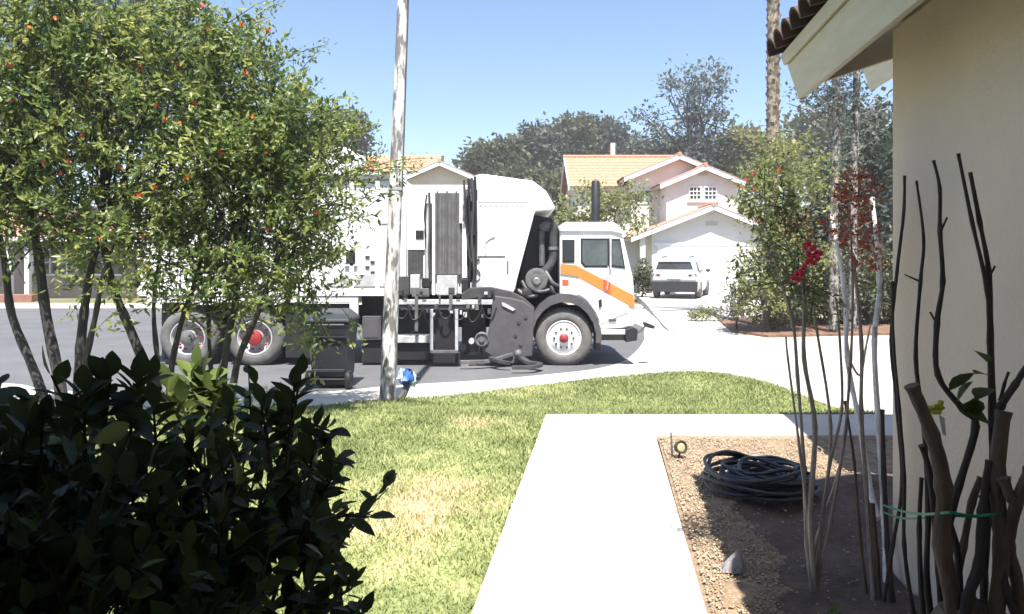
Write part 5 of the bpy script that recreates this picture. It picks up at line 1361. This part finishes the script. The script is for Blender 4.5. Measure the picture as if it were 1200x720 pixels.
# ---- pruned shrub with thick cut stems against the wall
Yq = 2.35
ps = thing("pruned_shrub", (at(1130, 0, Yq).x, Yq, -.01), "heavily pruned shrub with thick cut stems and long bare shoots at the stucco wall", "shrub")
gl_ = lambda px, Y0, Y1, r0, r1, m_: pstem(mb, px_line(px, Y0, Y1), r0, r1)
for px, Y0, Y1, r0, r1, m_ in (
    ([(1130, 860), (1118, 720), (1108, 640), (1104, 570), (1090, 510), (1068, 452)], 2.35, 2.35, .029, .020, 'bark_tan'),
    ([(1150, 860), (1165, 740), (1172, 640), (1168, 560), (1176, 482)], 2.3, 2.3, .027, .020, 'bark_tan'),
    ([(1140, 860), (1150, 720), (1158, 640), (1166, 560), (1164, 480), (1160, 400), (1155, 340), (1140, 260), (1123, 180)], 2.42, 2.45, .014, .005, 'bark_dark'),
    ([(1164, 480), (1160, 390), (1157, 320), (1148, 260), (1137, 202)], 2.44, 2.45, .010, .006, 'bark_dark'),
    ([(1110, 620), (1124, 570), (1146, 500), (1128, 480), (1100, 440), (1098, 380), (1104, 330), (1102, 270), (1104, 220), (1094, 188)], 2.42, 2.5, .013, .005, 'bark_dark'),
    ([(1116, 860), (1090, 700), (1086, 600), (1084, 500), (1076, 420), (1078, 330), (1082, 280), (1074, 212)], 2.5, 2.6, .011, .004, 'bark_dark'),
    ([(1120, 860), (1104, 720), (1098, 640), (1090, 560), (1080, 522)], 2.5, 2.5, .013, .010, 'bark_dark'),
    ([(1164, 500), (1174, 476), (1190, 450), (1206, 425)], 2.35, 2.3, .013, .009, 'bark_dark'),
    ([(1172, 470), (1176, 450), (1182, 436)], 2.35, 2.35, .006, .004, 'bark_dark'),
    ([(1180, 640), (1190, 590), (1206, 550)], 2.3, 2.2, .02, .014, 'bark_tan'),
    ([(1176, 560), (1190, 590), (1204, 560), (1215, 510)], 2.25, 2.2, .017, .011, 'bark_tan'),
    ([(1120, 780), (1135, 700), (1144, 660), (1152, 600), (1160, 540)], 2.3, 2.3, .018, .012, 'bark_dark'),
    ([(1100, 860), (1070, 720), (1062, 640), (1060, 560), (1056, 480), (1048, 400), (1046, 330)], 2.9, 2.95, .009, .005, 'bark_dark'),
    ([(1125, 700), (1120, 640), (1108, 590), (1100, 575)], 2.4, 2.4, .012, .008, 'bark_dark'),
    ([(1150, 560), (1140, 590), (1128, 640), (1118, 700)], 2.45, 2.4, .012, .010, 'bark_tan'),
    ([(1196, 860), (1200, 760), (1180, 690), (1168, 620), (1150, 580)], 2.2, 2.35, .014, .010, 'bark_dark'),
    ([(1090, 800), (1078, 700), (1075, 620), (1080, 560)], 2.6, 2.6, .010, .007, 'bark_dark'),
    ([(1102, 272), (1110, 255)], 2.47, 2.47, .004, .003, 'bark_dark'), ([(1098, 380), (1090, 366)], 2.47, 2.47, .004, .003, 'bark_dark'),
    ([(1157, 330), (1166, 312)], 2.44, 2.44, .004, .003, 'bark_dark'), ([(1078, 330), (1060, 322)], 2.58, 2.58, .004, .002, 'bark_dark'),
    ([(1185, 800), (1192, 700), (1182, 640), (1176, 600)], 2.3, 2.3, .022, .014, 'bark_tan')):
    mb = MB(); pstem(mb, px_line(px, Y0, Y1), r0, r1, 9); mb.build("stem", M[m_], ps, smooth=True, fix=False)
mb = MB(); mb.blob(at(1140, 775, 2.35), (.15, .11, .20), .10, 18, 14); mb.build("stump", M['bark_tan'], ps, smooth=True)
# a few broad leaves left on the shoot
P = np.array([at(*q, 2.4) for q in ((1140, 492), (1132, 484), (1122, 472), (1112, 458), (1128, 480), (1158, 440), (1160, 455), (1157, 425))]); n = len(P)
LDs = (np.array([(-.2, -.4, .9), (.3, -.4, .8), (.2, -.4, .9), (.5, -.4, .7), (.6, -.4, -.3), (-.7, -.4, .2), (-.8, -.4, -.3), (-.6, -.4, .5)]))
for i in range(n):
    V, FI, T_ = big_leaves(P[i:i + 1], LDs[i:i + 1], rnd.uniform(.075, .10), rnd.uniform(.055, .075), np.full(1, .6))
    np_mesh("leaf", V, FI, LF['bush'], ps, T_, smooth=True)
# yellow flower on the stem
yf = MB()
for k in range(9):
    yf.blob(at(1096 + rnd.uniform(-9, 7), 474 + rnd.uniform(-9, 9), 2.42), (.012, .010, .010), .2, 6, 4)
yf.build("blossom", M['flower_yellow'], ps, smooth=True)
MB().prism([at(1100, 486, 2.4), at(1107, 490, 2.4), at(1109, 512, 2.4), at(1104, 508, 2.4)], (0, .004, 0)).build("plant_tag", M['white_paint'], ps)
# green tape tied round the stems
tp = MB()
tpl = smooth_line([at(1034, 592, 3.3), at(1060, 600, 2.75), at(1085, 603, 2.45), at(1112, 601, 2.3), at(1140, 605, 2.3), at(1168, 603, 2.25), at(1185, 606, 2.4), at(1150, 606, 2.5), at(1105, 605, 2.55), at(1060, 608, 2.85), at(1034, 600, 3.35)], 5)
vs = []; fs = []
for i, p in enumerate(tpl):
    vs += [p + Vector((0, 0, -.004)), p + Vector((0, 0, .004)), p + Vector((.001, .003, .004)), p + Vector((.001, .003, -.004))]
    if i: a = i * 4 - 4; fs += [(a + j, a + (j + 1) % 4, a + 4 + (j + 1) % 4, a + 4 + j) for j in range(4)]
tag(tp.add(vs, fs).build("garden_tape", M['tie']), "green plastic garden tape tied around the bare stems", "tape")
# small seedling
sd = thing("seedling", gnd(978, 722, 0), "tiny bright green seedling at the bottom of the planting bed", "plant")
P = np.repeat(np.array([gnd(978, 722, .01)]), 9, 0) + rng.normal(0, .008, (9, 3)); a = np.linspace(0, 6.28, 9)
V, FI, T_ = big_leaves(P, np.stack([np.cos(a), np.sin(a), np.full(9, .9)], 1), .045, .03, np.full(9, .9)); np_mesh("leaves", V, FI, LF['lit'], sd, T_)
MB().tube([gnd(978, 722, -.01), gnd(978, 722, .03)], .003, 5).build("stem", M['bark_tan'], sd)

# ------------------------------------------------------------------ thin summer haze
hz_ = MB().span((-425, -34, -1.6), (425, 765, 24.0)).build("haze", None)
hm = bpy.data.materials.new("haze"); hm.use_nodes = True
hn = hm.node_tree
hn.nodes.remove(hn.nodes["Principled BSDF"])
pv = hn.nodes.new("ShaderNodeVolumePrincipled")
pv.inputs["Color"].default_value = (.97, .94, .98, 1)
pv.inputs["Density"].default_value = 0.0014
pv.inputs["Anisotropy"].default_value = 0.0
hn.links.new(pv.outputs[0], hn.nodes["Material Output"].inputs["Volume"])
hz_.data.materials.append(hm)
tag(hz_, "thin pale summer haze in the air", "haze", kind="stuff")
sc.cycles.volume_bounces = 0
